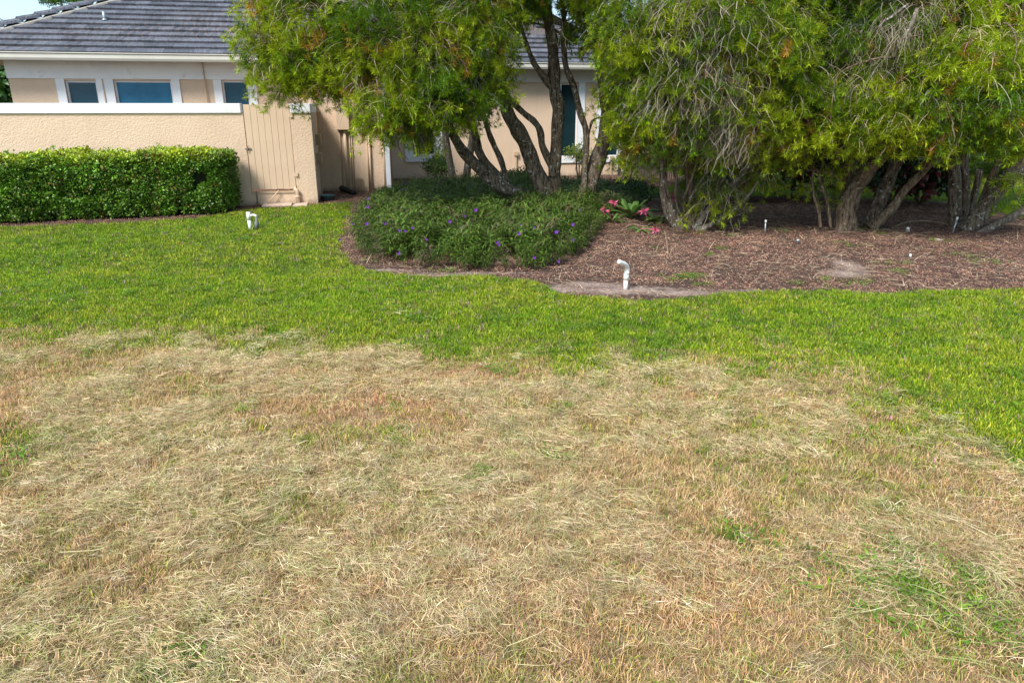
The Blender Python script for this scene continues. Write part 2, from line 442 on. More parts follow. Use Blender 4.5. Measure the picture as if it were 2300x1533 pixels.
me.materials.append(groundmat())
lawn = bpy.data.objects.new('lawn', me); COL.objects.link(lawn); tag(lawn, kind='structure')

def mulchmat():
    m, t = newmat('bark_mulch_and_sand')
    g = node(t, 'ShaderNodeTexCoord'); vec = g.outputs['Object']
    n1 = ramp(t, noise(t, vec, 28, 8, .75), .35, .65)
    c = mixc(t, n1, (.035, .022, .018), (.16, .105, .085))
    a = t.nodes.new('ShaderNodeAttribute'); a.attribute_name = 'sand'
    n3 = noise(t, vec, 9, 6, .7)
    ad = t.nodes.new('ShaderNodeMath'); ad.operation = 'ADD'; t.links.new(a.outputs['Fac'], ad.inputs[0]); t.links.new(n3, ad.inputs[1])
    sf = ramp(t, ad.outputs[0], .78, 1.2)
    n4 = ramp(t, noise(t, vec, 60, 5, .7), .3, .7)
    sand = mixc(t, n4, (.33, .24, .20), (.46, .35, .30))
    c = mixc(t, sf, c, sand)
    b = node(t, 'ShaderNodeBsdfPrincipled'); b.inputs['Roughness'].default_value = 1; b.inputs['Specular IOR Level'].default_value = .05
    t.links.new(c, b.inputs['Base Color'])
    bn = t.nodes.new('ShaderNodeBump'); bn.inputs['Strength'].default_value = 1; bn.inputs['Distance'].default_value = .03
    t.links.new(noise(t, vec, 40, 6, .7), bn.inputs['Height']); t.links.new(bn.outputs[0], b.inputs['Normal'])
    o = node(t, 'ShaderNodeOutputMaterial'); t.links.new(b.outputs[0], o.inputs[0]); return m
M['mulch'] = mulchmat()
SAND = [(1260, 650, .4, .18), (1390, 652, .8, .27), (1530, 658, .6, .2), (1908, 598, .22, .6), (1895, 615, .38, .3), (1905, 520, .5, .12), (950, 618, .9, .10), (870, 606, .5, .1), (1320, 640, .5, .18), (1100, 612, 1.2, .06), (1650, 655, .7, .08)]
def sandiness(x, y):
    s = np.zeros(np.shape(x))
    for px, py, rx, ry in SAND:
        c = G(px, py); s = np.maximum(s, .75 * np.exp(-(((x - c.x) / rx) ** 2 + ((y - c.y) / ry) ** 2)))
    return s
def wob(poly, step=.12, amp=.05):
    out = []
    for i in range(len(poly)):
        p = Vector(poly[i]); q = Vector(poly[(i + 1) % len(poly)]); n = max(1, min(60, int((q - p).length / step)))
        for k in range(n):
            v = p.lerp(q, k / n); out.append((v.x + (float(vnoise(v.x, v.y, .3, 1)) - .5) * amp * 2, v.y + (float(vnoise(v.x, v.y, .3, 2)) - .5) * amp * 2))
    return out
MULCH_POLY = wob(MULCH_POLY)
def sheet(name, poly, z, mat, sub=None, **kw):
    bm = bmesh.new(); vs = [bm.verts.new((x, y, z)) for x, y in poly]; f = bm.faces.new(vs)
    bmesh.ops.triangulate(bm, faces=[f])
    if sub:
        bmesh.ops.subdivide_edges(bm, edges=[e for e in bm.edges if e.calc_length() > sub], cuts=1)
    bm.normal_update()
    for f in bm.faces:
        if f.normal.z < 0: f.normal_flip()
    me = bpy.data.meshes.new(name); bm.to_mesh(me); bm.free(); me.materials.append(mat)
    o = bpy.data.objects.new(name, me); COL.objects.link(o); tag(o, **kw); return o
# gridded bed so that the sand patches can be stored on it
bm = bmesh.new(); 
vs = [bm.verts.new((x, y, .004)) for x, y in MULCH_POLY]; f0 = bm.faces.new(vs)
for ax, rg in ((0, np.arange(-11, 13, .15)), (1, np.arange(7.5, 15, .15))):
    for c in rg:
        co = (c, 0, 0) if ax == 0 else (0, c, 0); no = (1, 0, 0) if ax == 0 else (0, 1, 0)
        bmesh.ops.bisect_plane(bm, geom=bm.verts[:] + bm.edges[:] + bm.faces[:], plane_co=co, plane_no=no)
bmesh.ops.triangulate(bm, faces=[f for f in bm.faces if len(f.verts) > 4])
bm.normal_update()
for f in bm.faces:
    if f.normal.z < 0: f.normal_flip()
me = bpy.data.meshes.new('mulch_bed'); bm.to_mesh(me); bm.free()
co = np.zeros(len(me.vertices) * 3, 'f'); me.vertices.foreach_get('co', co); co = co.reshape(-1, 3)
sa = sandiness(co[:, 0], co[:, 1]); at = me.color_attributes.new('sand', 'FLOAT_COLOR', 'POINT')
at.data.foreach_set('color', np.stack([sa, sa, sa, np.ones_like(sa)], 1).astype('f').ravel())
me.materials.append(M['mulch'])
mb_o = bpy.data.objects.new('mulch_bed', me); COL.objects.link(mb_o); tag(mb_o, kind='structure')
# strip of lawn behind the trees
FAR_LAWN = [tuple(G(*p).xy) for p in ((1325, 441), (1420, 443), (1560, 441), (1700, 442), (1850, 443), (2040, 452), (2300, 461), (2800, 466))] + [(60, 20), (60, 90), (6, 90)] + [tuple(G(*p).xy) for p in ((1560, 410), (1490, 424), (1325, 423))]
sheet('back_lawn', FAR_LAWN, .008, surface('back_lawn_turf', (.06, .105, .015), (.10, .16, .025), 12, 1, .6, 60, .02), kind='structure')

# ------------------------------------------------------------------ grass pieces
def tuft(name, n, rad, L, wd, base, tip, lean, mat, curl=.3, flat=False, lift=0.0, pal=None, vary=.2):
    p = Piece()
    for _ in range(n):
        a = random.uniform(0, 6.283); r = rad * math.sqrt(random.random()); root = Vector((r * math.cos(a), r * math.sin(a), 0 if not flat else random.uniform(0, lift)))
        az = random.uniform(0, 6.283) if not flat else random.gauss(0, .55) + random.choice((0, math.pi))
        ln = L * random.uniform(.55, 1.25)
        th = abs(random.gauss(0, lean)) if not flat else R(90) - abs(random.gauss(0, R(12)))
        hd = Vector((math.cos(az), math.sin(az), 0)); d = hd * math.sin(th) + Vector((0, 0, math.cos(th)))
        side = Vector((-hd.y, hd.x, 0)).lerp(hd, random.uniform(-.6, .6)).normalized()
        if flat: side = (side + Vector((0, 0, random.uniform(-.7, .7)))).normalized()
        w_ = wd * random.uniform(.7, 1.3); k = 3
        pts = [root]; dd = d.copy()
        cv = Vector((-hd.y, hd.x, 0)) * random.uniform(-curl, curl) if flat else hd * curl * random.uniform(0, 1)
        for i in range(k):
            dd = (dd + cv / k + (Vector((0, 0, -.25)) / k if flat else Vector((0, 0, 0)))).normalized(); q = pts[-1] + dd * ln / k
            if q.z < .001: q.z = .001 + random.uniform(0, .004)
            pts.append(q)
        pc = random.choice(pal) if pal else (1, 1, 1); kk = random.uniform(1 - vary, 1 + vary)
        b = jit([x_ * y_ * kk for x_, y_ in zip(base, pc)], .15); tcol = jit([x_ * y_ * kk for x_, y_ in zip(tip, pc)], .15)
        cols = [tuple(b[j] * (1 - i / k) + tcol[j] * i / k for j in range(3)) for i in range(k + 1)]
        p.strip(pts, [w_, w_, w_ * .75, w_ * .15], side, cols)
    return p.build(name, [mat])

# ------------------------------------------------------------------ lawn grass
def region(n, x0, x1, y0, y1):
    return rng.uniform(x0, x1, n), rng.uniform(y0, y1, n)
def in_view(x, y, margin=.6):
    return np.abs(x) < .74 * y + margin + 1.8
GPAL = [(1, 1, 1)] * 5 + [(.55, .75, .8)] * 3 + [(1.5, 1.15, 1.2)] * 2 + [(1.9, 1.2, 5)]
green_p = [tuft('green_tuft', 17, .05, .040, .0042, (.22, .3, .25), (1.15, 1.15, 1.1), R(45), M['grass'], .7, pal=GPAL, vary=.4) for _ in range(8)]  # roots much darker than tips: shade between blades put into the colour
def lawn_points(n, y0, y1, xw=12.5):
    x, y = region(n, -xw, xw, y0, y1)
    k = in_view(x, y) & ~inpoly(x, y, MULCH_POLY)
    x, y = x[k], y[k]; d = dryness(x, y); k = rng.random(len(x)) > d * .93 + .01; return x[k], y[k]
xa, ya = lawn_points(100000, 4.0, 9.0, 9.3)
xb, yb = lawn_points(68000, 9.0, 16.0, 14)
xc, yc = lawn_points(36000, 1.0, 6.0, 7)
x = np.concatenate([xa, xb, xc]); y = np.concatenate([ya, yb, yc]); n = len(x)
def greencol(x, y):
    n = len(x)
    f = fnoise(x, y, 1.6, 21); g = fnoise(x, y, .25, 22); 
    lush = np.array([.26, .40, .012]); yell = np.array([.39, .45, .025]); deep = np.array([.13, .27, .010])
    f2 = (np.clip((f - .4) * 3.2, 0, 1) * rng.uniform(.3, 1, n))[:, None]
    c = lush * (1 - f2) + yell * f2
    c = c * (1 - np.clip((.5 - g) * 3.5, 0, .85)[:, None]) + deep * np.clip((.5 - g) * 3.5, 0, .85)[:, None]
    r = rng.random(n)[:, None]
    c = np.where(r < .10, np.array([.34, .27, .11]), c)         # straw coloured blades
    return c * rng.uniform(.75, 1.3, (n, 1))
def zrot(n, tilt=.15):
    return np.stack([rng.normal(0, tilt, n), rng.normal(0, tilt, n), rng.uniform(0, 6.283, n)], 1)
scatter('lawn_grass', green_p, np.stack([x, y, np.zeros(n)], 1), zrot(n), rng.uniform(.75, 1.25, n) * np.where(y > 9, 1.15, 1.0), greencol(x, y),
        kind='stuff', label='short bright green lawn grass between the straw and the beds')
# back lawn grass (coarse)
x, y = region(26000, 1, 24, 16, 30); k = inpoly(x, y, FAR_LAWN); x, y = x[k], y[k]; n = len(x)
scatter('back_lawn_grass', green_p, np.stack([x, y, np.full(n, .008)], 1), zrot(n), rng.uniform(1.3, 1.9, n), greencol(x, y) * .9, kind='stuff',
        label='grass of the lawn strip behind the trees')

# ------------------------------------------------------------------ dry stubble and lying straw
DPAL = [(1, 1, 1)] * 5 + [(1.15, 1.2, 1.3), (.8, .7, .7), (.75, .95, .5), (.55, .5, .5)]
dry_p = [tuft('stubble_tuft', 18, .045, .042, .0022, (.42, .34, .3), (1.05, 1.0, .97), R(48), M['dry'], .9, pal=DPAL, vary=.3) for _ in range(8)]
x, y = region(125000, -8, 8, 1.0, 7.5); k = in_view(x, y, .4); x, y = x[k], y[k]
d = dryness(x, y); k = rng.random(len(x)) < (.12 + .88 * d) * (d > .03) * np.where(y < 4, 1.0, .8); x, y, d = x[k], y[k], d[k]; n = len(x)
def drycol(x, y):
    n = len(x)
    pal = np.array([[.56, .38, .20], [.56, .42, .21], [.40, .36, .15], [.52, .31, .18], [.66, .50, .31], [.26, .33, .08]])
    f = fnoise(x, y, .9, 41); i = (rng.random(n) * .55 + f * .75) * 6 - .6
    pk = np.clip(i.astype(int), 0, 5)
    order = np.array([3, 0, 1, 4, 2, 5])
    return pal[order[pk]] * np.array([1.30, 1.22, 1.22]) * rng.uniform(.75, 1.3, (n, 1))
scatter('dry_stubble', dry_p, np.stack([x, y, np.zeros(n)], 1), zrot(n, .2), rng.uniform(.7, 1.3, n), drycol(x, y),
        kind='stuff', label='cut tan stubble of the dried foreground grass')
HPAL = [(1, 1, 1)] * 4 + [(1.2, 1.2, 1.25)] * 2 + [(.7, .9, .55)] * 2 + [(.8, .68, .6), (.5, .45, .4)]
hay_p = [tuft('straw_wisp', 24, .065, .065, .0016, (.9, .9, .9), (1, 1, 1), 0, M['dry'], .9, flat=True, lift=.04, pal=HPAL, vary=.3) for _ in range(10)]
x, y = region(128000, -8, 8, 1.0, 8.2); k = in_view(x, y, .5); x, y = x[k], y[k]
d = dryness(x, y + .25); heap = fnoise(x, y * 1.6, 1.1, 51)
k = rng.random(len(x)) < np.clip(d * (.12 + 1.5 * np.clip((heap - .42) * 4, 0, 1)), 0, 1) * .62 + .0012; x, y, heap = x[k], y[k], heap[k]; n = len(x)
ang = fnoise(x, y, 1.4, 61) * 7 + rng.normal(0, .35, n)
ang = np.where(rng.random(n) < .4, rng.uniform(0, 6.28, n), ang)
pal = np.array([[.62, .50, .32], [.52, .47, .27], [.58, .42, .26], [.34, .36, .15], [.68, .58, .42], [.46, .32, .20]])
tn = pal[rng.choice(6, n, p=[.28, .16, .24, .10, .12, .1])] * np.array([1.20, 1.14, 1.06]) * rng.uniform(.5, 1.3, (n, 1))
scatter('straw', hay_p, np.stack([x, y, rng.uniform(.008, .03, n) + np.clip(heap - .45, 0, 1) * .09], 1),
        np.stack([rng.normal(0, .12, n), rng.normal(0, .12, n), ang], 1), rng.uniform(.45, 1.15, n), tn, kind='stuff',
        label='loose mown straw lying in wisps over the stubble')
# long single stalks near the camera
long_p = [tuft('long_stalk', 2, .03, .20, .0020, (.8, .9, .65), (1, 1, 1), 0, M['dry'], .7, flat=True, lift=.03) for _ in range(8)]
x, y = region(650, -4, 4, 1.6, 5.5); k = in_view(x, y, .3) & (dryness(x, y) > .3); x, y = x[k], y[k]; n = len(x)
right = G(2100, 1400)
x2 = rng.normal(right.x, .6, 170); y2 = rng.normal(right.y, .35, 170); x = np.concatenate([x, x2]); y = np.concatenate([y, y2]); n = len(x)
ang = np.where(np.arange(n) < n - 170, rng.normal(0, .9, n), rng.normal(-.6, .35, n))
scatter('straw_stalks', long_p, np.stack([x, y, rng.uniform(.03, .06, n)], 1), np.stack([rng.normal(0, .08, n), rng.normal(0, .08, n), ang], 1),
        rng.uniform(.6, 1.2, n), pal[rng.choice(6, n, p=[.3, .2, .15, .2, .1, .05])] * 1.05, kind='stuff', label='longer pale stalks lying loose on the mown straw')
# clover / broad weeds
wd_p = []
for _ in range(4):
    p = Piece()
    for i in range(14):
        a = random.uniform(0, 6.28); r = random.uniform(.0, .05); q = Vector((r * math.cos(a), r * math.sin(a), random.uniform(.01, .035)))
        p.leaf(q, Vector((math.cos(a), math.sin(a), random.uniform(-.1, .5))), Vector((0, 0, 1)), random.uniform(.014, .028), .008, jit((1, 1, 1), .4), .3)
    wd_p.append(p.build('weed_rosette', [M['grass']]))
pts = []
for px, py, r, c in ((2050, 1310, .26, 110), (2200, 1440, .14, 20), (1085, 1075, .06, 22), (400, 1500, .1, 30), (2130, 900, .3, 40), (1230, 1030, .06, 14), (1640, 1210, .12, 10), (30, 1020, .15, 12), (1545, 625, .12, 38), (1510, 632, .05, 8), (1570, 642, .07, 14), (1598, 575, .06, 9), (1610, 562, .05, 7),
                     (1625, 563, .05, 6), (1790, 640, .08, 12), (1900, 636, .2, 30), (2010, 595, .1, 18), (2145, 575, .18, 26), (2020, 615, .12, 14), (1880, 548, .1, 10), (1920, 555, .08, 8), (1975, 530, .12, 10), (2120, 545, .2, 18), (2210, 590, .12, 16), (1460, 560, .05, 6), (1650, 530, .1, 8), (1960, 520, .2, 12), (1765, 520, .2, 10), (1000, 612, .1, 10), (820, 590, .08, 10)):
    g0 = G(px, py)
    for _ in range(c): pts.append((rng.normal(g0.x, r), rng.normal(g0.y, r * .6), .01))
for _ in range(230):
    cx_, cy_ = rng.uniform(-8, 8), rng.uniform(4.5, 13)
    if not in_view(np.array([cx_]), np.array([cy_]))[0] or inpoly(np.array([cx_]), np.array([cy_]), MULCH_POLY)[0]: continue
    for _ in range(int(rng.integers(3, 12))): pts.append((rng.normal(cx_, .07), rng.normal(cy_, .06), .02))
pts = np.array(pts); n = len(pts)
scatter('weeds', wd_p, pts, zrot(n, .2), rng.uniform(.7, 1.4, n), np.array([.12, .21, .02]) * rng.uniform(.7, 1.5, (n, 1)), kind='stuff', label='small bright green weeds in the straw and the mulch')

# ------------------------------------------------------------------ mulch chips
def chips(name, n, rad, L, wd, mat=None):
    p = Piece()
    for _ in range(n):
        a = random.uniform(0, 6.28); r = rad * math.sqrt(random.random()); c = Vector((r * math.cos(a), r * math.sin(a), random.uniform(.003, .022)))
        az = random.uniform(0, 6.28); d = Vector((math.cos(az), math.sin(az), random.uniform(-.3, .3))).normalized(); ln = L * random.uniform(.4, 1.4)
        sd_ = Vector((-d.y, d.x, random.uniform(-.5, .5))).normalized()
        col = jit(random.choice(((.24, .12, .085), (.12, .06, .047), (.38, .22, .13), (.06, .038, .032), (.50, .36, .25), (.16, .10, .085), (.09, .05, .042))), .25)
        p.strip([c - d * ln / 2, c + Vector((0, 0, .004)), c + d * ln / 2], [wd * .4, wd * random.uniform(.7, 1.2), wd * .3], sd_, [col] * 3)
    return p.build(name, [M['chip']])
chip_p = [chips('bark_chips', 30, .12, .033, .0048) for _ in range(6)]
x, y = region(42000, -11, 13, 7.4, 22); k = in_view(x, y) & inpoly(x, y, MULCH_POLY) & ~inpoly(x, y, FAR_LAWN); x, y = x[k], y[k]
s = sandiness(x, y); k = rng.random(len(x)) > np.clip(s * 1.25, 0, .82); x, y = x[k], y[k]; n = len(x)
tn = np.ones((n, 3)) * np.array([1.2, 1.12, 1.15]) * (.72 + .7 * fnoise(x, y, .5, 71)[:, None]) * np.where(y < 11.5, 1.15, .9)[:, None]  # last factor puts the shade under the trees into the chip tint
scatter('mulch_chips', chip_p, np.stack([x, y, np.full(n, .004)], 1), zrot(n, .1), rng.uniform(.7, 1.2, n), tn, kind='stuff', label='loose bark chips and dead needles of the mulch')
twig_flat = [tuft('dead_twiglets', 4, .12, .16, .005, (.9, .9, .9), (1, 1, 1), 0, M['chip'], .5, flat=True, lift=.02) for _ in range(5)]
x, y = region(4500, -4, 12, 7.5, 15.5); k = in_view(x, y) & inpoly(x, y, MULCH_POLY); x, y = x[k], y[k]; n = len(x)
scatter('fallen_twigs', twig_flat, np.stack([x, y, np.full(n, .012)], 1), zrot(n, .05), rng.uniform(.5, 1.3, n), np.array([.42, .31, .21]) * rng.uniform(.5, 1.3, (n, 1)), kind='stuff', label='thin fallen twigs and leaves strewn on the mulch')

# ================================================================== GARDEN WALL with gate
BW = 16.15
BT = .22                                                   # wall thickness
def fw(a, b, z): return W(a, b, z)
aR, _ = H(710, 400, BW)
aL = -14.5
gl, zt = H(556, 330, BW); gr, _ = H(657, 330, BW)
_, gate_top = H(600, 235, BW); _, gate_bot = H(615, 424, BW)
WT = 2.07; CAPH = .19
gw = empty('garden_wall', W((aL + aR) / 2, BW, 0), TH, 'tan stucco garden wall with a white cap behind the clipped hedge', 'wall')
mb = MB().box(aL, gl - .02, BW, BW + BT, 0, WT - CAPH, fr=fw); mb.build('wall_panel', M['stucco'], gw)
mb = MB().box(gr + .02, aR, BW, BW + BT, 0, WT - CAPH, fr=fw); mb.build('wall_panel', M['stucco'], gw)
mb = MB().box(gl - .02, gr + .02, BW + .01, BW + BT - .01, -.02, gate_bot - .1, fr=fw); mb.build('wall_panel', M['stucco'], gw)
mb = MB().box(aL, gl - .05, BW - .035, BW + BT + .035, WT - CAPH, WT, fr=fw); mb.build('wall_cap', M['white'], gw, bevel=.01)
mb = MB().box(gr + .02, aR + .0, BW - .035, BW + BT + .035, WT - CAPH, WT, fr=fw); mb.build('wall_cap', M['white'], gw, bevel=.01)
# return wall running back to the house
mb = MB().box(aR - BT, aR - .004, BW + BT, 18.56, 0, WT - CAPH, fr=fw); mb.build('return_wall', M['stucco'], gw)
mb = MB().box(aR - BT - .03, aR + .002, BW + BT + .035, 18.55, WT - CAPH, WT, fr=fw); mb.build('wall_cap', M['white'], gw, bevel=.01)
# gate, hinged boards
g_ = MB().box(gl, gr, BW + .02, BW + .06, gate_bot, gate_top, fr=fw).build('gate', M['tanpaint'], gw)
npl = 7; pw = (gr - gl) / npl
for i in range(npl):
    a0 = gl + i * pw + .002; a1 = gl + (i + 1) * pw - .002
    pl = MB().box(a0, a1, BW - .015 - random.uniform(0, .004), BW + .019, gate_bot - random.uniform(0, .01), gate_top + .002, fr=fw)
    pl.build('plank', M['tanpaint'], g_, bevel=.003)
lt = MB().box(gl - .05, gl + .07, BW - .04, BW - .016, 1.16, 1.19, fr=fw).tube([W(gl + .0, BW - .05, 1.12), W(gl + .02, BW - .05, 1.24)], .008, 6)
lt.build('latch', M['fence'], g_)
for zz in (gate_bot + .25, gate_top - .25):
    MB().box(gr - .02, gr + .06, BW - .03, BW - .016, zz, zz + .08, fr=fw).build('hinge', M['tanpaint'], g_)
# recess rail, pipes under the gate
MB().box(gl - .03, gr + .03, BW - .012, BW + .012, gate_bot - .09, gate_bot - .045, fr=fw).build('threshold', M['darktan'], gw)
pa, pz = H(668, 435, BW - .05)
MB().tube([W(pa, BW - .06, 0), W(pa, BW - .06, gate_bot - .04), W(pa - .06, BW - .06, gate_bot - .0)], .045, 12).tube([W(pa, BW - .06, .16), W(pa, BW - .06, .2)], .055, 12).build('drain_pipe', M['tanpaint'], gw, smooth=True)
a1_, z1_ = H(626, 428, BW - .05); a2_, z2_ = H(600, 452, BW - .05)
MB().tube([W(a1_, BW - .05, z1_), W(a2_, BW - .10, .04)], .014, 8).build('conduit', M['tanpaint'], gw, smooth=True)
a1_, z1_ = H(575, 430, BW - .05)
MB().tube([W(a1_, BW - .06, 0), W(a1_ + .01, BW - .05, z1_)], .016, 8).build('conduit', M['fence'], gw, smooth=True)

# stone slabs under the gate
for (px0, px1, lab) in ((588, 655, 'longer pinkish concrete slab under the garden gate'), (657, 690, 'small concrete slab next to the drain pipe by the gate')):
    q = [G(px0, 466), G(px1, 465), G(px1 + 3, 457.5), G(px0 + 12, 458.5)]
    m_ = MB(); m_.add([v + Vector((0, 0, .006)) for v in q] + [v + Vector((0, 0, .045)) for v in q], [(4, 5, 6, 7), (0, 1, 5, 4), (1, 2, 6, 5), (2, 3, 7, 6), (3, 0, 4, 7)])
    m_.build('paving_slab', M['slab'], bevel=.008, label=lab, cat='slab', group='slabs under the gate')

# ================================================================== HOUSE
BA, BU, BB = 19.9, 18.56, 21.5
OV = .5
EZ = 3.20; TAN = math.tan(R(25))
house = empty('house', W(-2, BA + 2, 0), TH, 'tan stucco house with grey tile roof and white trim behind the garden wall', 'house')
aHL, _ = H(20, 185, BA)
uL, _ = H(700, 300, BU); uR, _ = H(877, 380, BU)
aHR, _ = H(1404, 330, BB)
eaveL, _ = H(-185, 112, BA - OV)
def part(m_, name, mat, **kw): return m_.build(name, mat, house, **kw)
# ---- windows: list (px x0, x1 of the opening, y top, zbottom, plane, glass)
wins = []
def opening(px0, px1, pytop, zb, b, gl_, pyref=200, px_is_a=None):
    a0, _ = H(px0, pyref, b); a1, _ = H(px1, pyref, b); _, zt_ = H((px0 + px1) / 2, pytop, b); wins.append((a0, a1, zb, zt_, b, gl_))
opening(148, 219, 181, .95, BA, 'glass'); opening(257, 387, 181, .95, BA, 'glass_bright'); opening(499, 559, 181, .95, BA, 'glass')
opening(1257, 1297, 187, .55, BB, 'glass_dark', 300); opening(1352, 1392, 187, .55, BB, 'glass_dark', 300)
_, zs = H(950, 350, BB); _, zst = H(950, 262, BB)
a0, _ = H(925, 330, BB); a1, _ = H(978, 330, BB); wins.append((a0, a1, zs, zst, BB, 'glass_dark'))
def wall_with_holes(name, a_lo, a_hi, b, z0, z1, holes, mat, thick=.2):
    holes = sorted(holes); m_ = MB(); cur = a_lo
    for (h0, h1, hz0, hz1) in holes:
        m_.box(cur, h0, b, b + thick, z0, z1, fr=fw)
        m_.box(h0, h1, b, b + thick, z0, hz0, fr=fw); m_.box(h0, h1, b, b + thick, hz1, z1, fr=fw); cur = h1
    m_.box(cur, a_hi, b, b + thick, z0, z1, fr=fw)
    return part(m_, name, mat)
uL2 = uL
wall_with_holes('wall', aHL, uR, BA, 0, EZ - .1, [(w_[0], w_[1], w_[2], w_[3]) for w_ in wins if w_[4] == BA], M['stucco'])
wall_with_holes('wall', uR - .2, aHR, BB, 0, EZ - .1, [(w_[0], w_[1], w_[2], w_[3]) for w_ in wins if w_[4] == BB], M['stucco'])
part(MB().box(uL, uR, BU, BU + .2, 0, EZ - .1, fr=fw), 'wall', M['stucco'])
part(MB().box(uR - .2, uR, BU + .2, BB, 0, EZ - .1, fr=fw), 'wall', M['stucco'])
part(MB().box(uL, uL + .2, BU + .2, BA, 0, EZ - .1, fr=fw), 'wall', M['stucco'])
part(MB().box(aHL, aHL + .2, BA + .2, BA + 8, 0, EZ - .1, fr=fw), 'wall', M['stucco'])
part(MB().box(aHR - .2, aHR, BB + .2, BA + 8, 0, EZ - .1, fr=fw), 'wall', M['stucco'])
part(MB().box(aHL, aHR, BA + 8, BA + 8.2, 0, EZ - .1, fr=fw), 'wall', M['stucco'])
# ---- white trim: band under the eaves plus surrounds
_, zband = H(300, 178, BA); _, zbandB = H(1150, 184, BB)
part(MB().box(aHL - .02, uL, BA - .03, BA - .002, zband, EZ - .12, fr=fw), 'trim_band', M['white'], bevel=.006)
part(MB().box(uR + .002, aHR + .02, BB - .03, BB - .002, zbandB, EZ - .12, fr=fw), 'trim_band', M['white'], bevel=.006)
for (a0, a1, z0, z1, b, gm) in wins:
    small = b == BB and a1 - a0 < .9 and z0 > .8
    sw = .19 if b == BA else .2
    top = zband if b == BA else zbandB
    if small:
        m_ = MB().box(a0 - .14, a1 + .14, b - .03, b - .003, z1, z1 + .16, fr=fw)
        top = z1
    else: m_ = MB()
    m_.box(a0 - sw, a0, b - .03, b - .003, z0, top - .001, fr=fw).box(a1, a1 + sw, b - .03, b - .003, z0, top - .001, fr=fw)
    m_.box(a0 - sw, a1 + sw, b - .045, b - .003, z0 - .16, z0 - .002, fr=fw)
    win = m_.build('window', M['white'], house)
    fr_ = .045; m2 = MB(); bi = b + .09
    for (x0_, x1_, y0_, y1_) in ((a0, a0 + fr_, z0, z1), (a1 - fr_, a1, z0, z1), (a0 + fr_, a1 - fr_, z0, z0 + fr_), (a0 + fr_, a1 - fr_, z1 - fr_, z1)):
        m2.box(x0_ + .001, x1_ - .001, bi - .03, bi + .03, y0_ + .001, y1_ - .001, fr=fw)
    m2.build('frame', M['white'], win)
    MB().box(a0 + fr_, a1 - fr_, bi - .004, bi + .004, z0 + fr_, z1 - fr_, fr=fw).build('pane', M[gm], win)
a_, _ = H(234, 200, BA)
part(MB().box(a_ - .012, a_ + .012, BA - .05, BA - .004, .2, zband, fr=fw), 'conduit', M['darktan'])
a_, _ = H(463, 200, BA)
part(MB().tube([W(a_, BA - .05, .2), W(a_, BA - .05, EZ - .13)], .016, 8), 'conduit', M['darktan'])
# ---- roofs
roof = part(MB().add([W(eaveL, BA - OV, EZ - .06), W(uL, BA - OV, EZ - .06), W(uL, BA - OV + 5.2, EZ - .06 + 5.2 * TAN), W(eaveL + 5.2, BA - OV + 5.2, EZ - .06 + 5.2 * TAN),
                      W(aHR + OV, BB - OV, EZ - .06), W(aHR + OV - 3.6, BA - OV + 5.2, EZ - .06 + 5.2 * TAN), W(uL, BB - OV, EZ - .06 + (BB - BA) * 0),
                      W(eaveL, BA + 9.9, EZ - .06), W(aHR + OV, BA + 9.9, EZ - .06)],
                     [(0, 1, 2, 3), (0, 3, 7), (4, 8, 5), (3, 2, 5, 8, 7)]), 'roof', M['tile_edge'])
mr = MB()
mr.add([W(uL, BB - OV, EZ - .06), W(aHR + OV, BB - OV, EZ - .06), W(aHR + OV - 3.6, BB - OV + 3.6, EZ - .06 + 3.6 * TAN), W(uL, BB - OV + 3.6, EZ - .06 + 3.6 * TAN)], [(0, 1, 2, 3)])
mr.build('underlay', M['tile_edge'], roof)
part(MB().box(uL - .6, uR + .3, BU - .45, BB - .3, EZ - .1, EZ - .04, fr=fw), 'porch_slab', M['soffit'])
TW, EXPO = .335, .36
tile_meshes = []
def tile_mesh(wd, ln, th=.06):
    bm = bmesh.new()
    # x across, y up the slope, z normal
    pr = [(0, 0, .012), (0, 0, .012 + th), (0, ln, .012 + th * .35)]
    vs = []
    for x_ in (0.002, wd - .002):
        vs.append([bm.verts.new((x_, 0, 0)), bm.verts.new((x_, 0, th + .018)), bm.verts.new((x_, .006, th + .022)), bm.verts.new((x_, ln, th * .3)), bm.verts.new((x_, ln, 0))])
    for i in range(5):
        j = (i + 1) % 5; bm.faces.new((vs[0][i], vs[0][j], vs[1][j], vs[1][i]))
    bm.faces.new(vs[0]); bm.faces.new(vs[1][::-1])
    bmesh.ops.recalc_face_normals(bm, faces=bm.faces)
    me = bpy.data.meshes.new('tile'); bm.to_mesh(me); bm.free(); me.materials.append(M['tile']); return me
tm = tile_mesh(TW, EXPO + .05)
Minv = MAT[roof.name].inverted()
cs, sn = math.cos(R(25)), math.sin(R(25))
def tile_matrix(a, b, z, jx=0):
    X = W(1, 0, 0) - W(0, 0, 0); Yv = (W(0, cs, sn) - W(0, 0, 0)); Z = X.cross(Yv)
    m = Matrix((X, Yv, Z)).transposed().to_4x4(); m.translation = W(a, b, z); return m
cands = []; cut = MB()
def roof_field(aL_of, aR_of, b0, rows, z0):
    for r in range(rows):
        s_ = r * EXPO; b = b0 + s_ * cs; z = z0 + s_ * sn
        lo = aL_of(s_ * cs); hi = aR_of(s_ * cs)
        k0 = math.floor((lo - (r % 2) * TW / 2) / TW); a = k0 * TW + (r % 2) * TW / 2
        while a < hi:
            if a >= lo and a + TW <= hi: cands.append((a, b, z))
            else:
                x0_, x1_ = max(a, lo), min(a + TW, hi)
                if x1_ - x0_ > .03: cut.box(x0_ + .002, x1_ - .002, 0, EXPO + .04, 0, .045, fr=lambda q, y_, zz, b=b, z=z: W(q, b + y_ * cs - zz * sn, z + y_ * sn + zz * cs - y_ * .06))
            a += TW
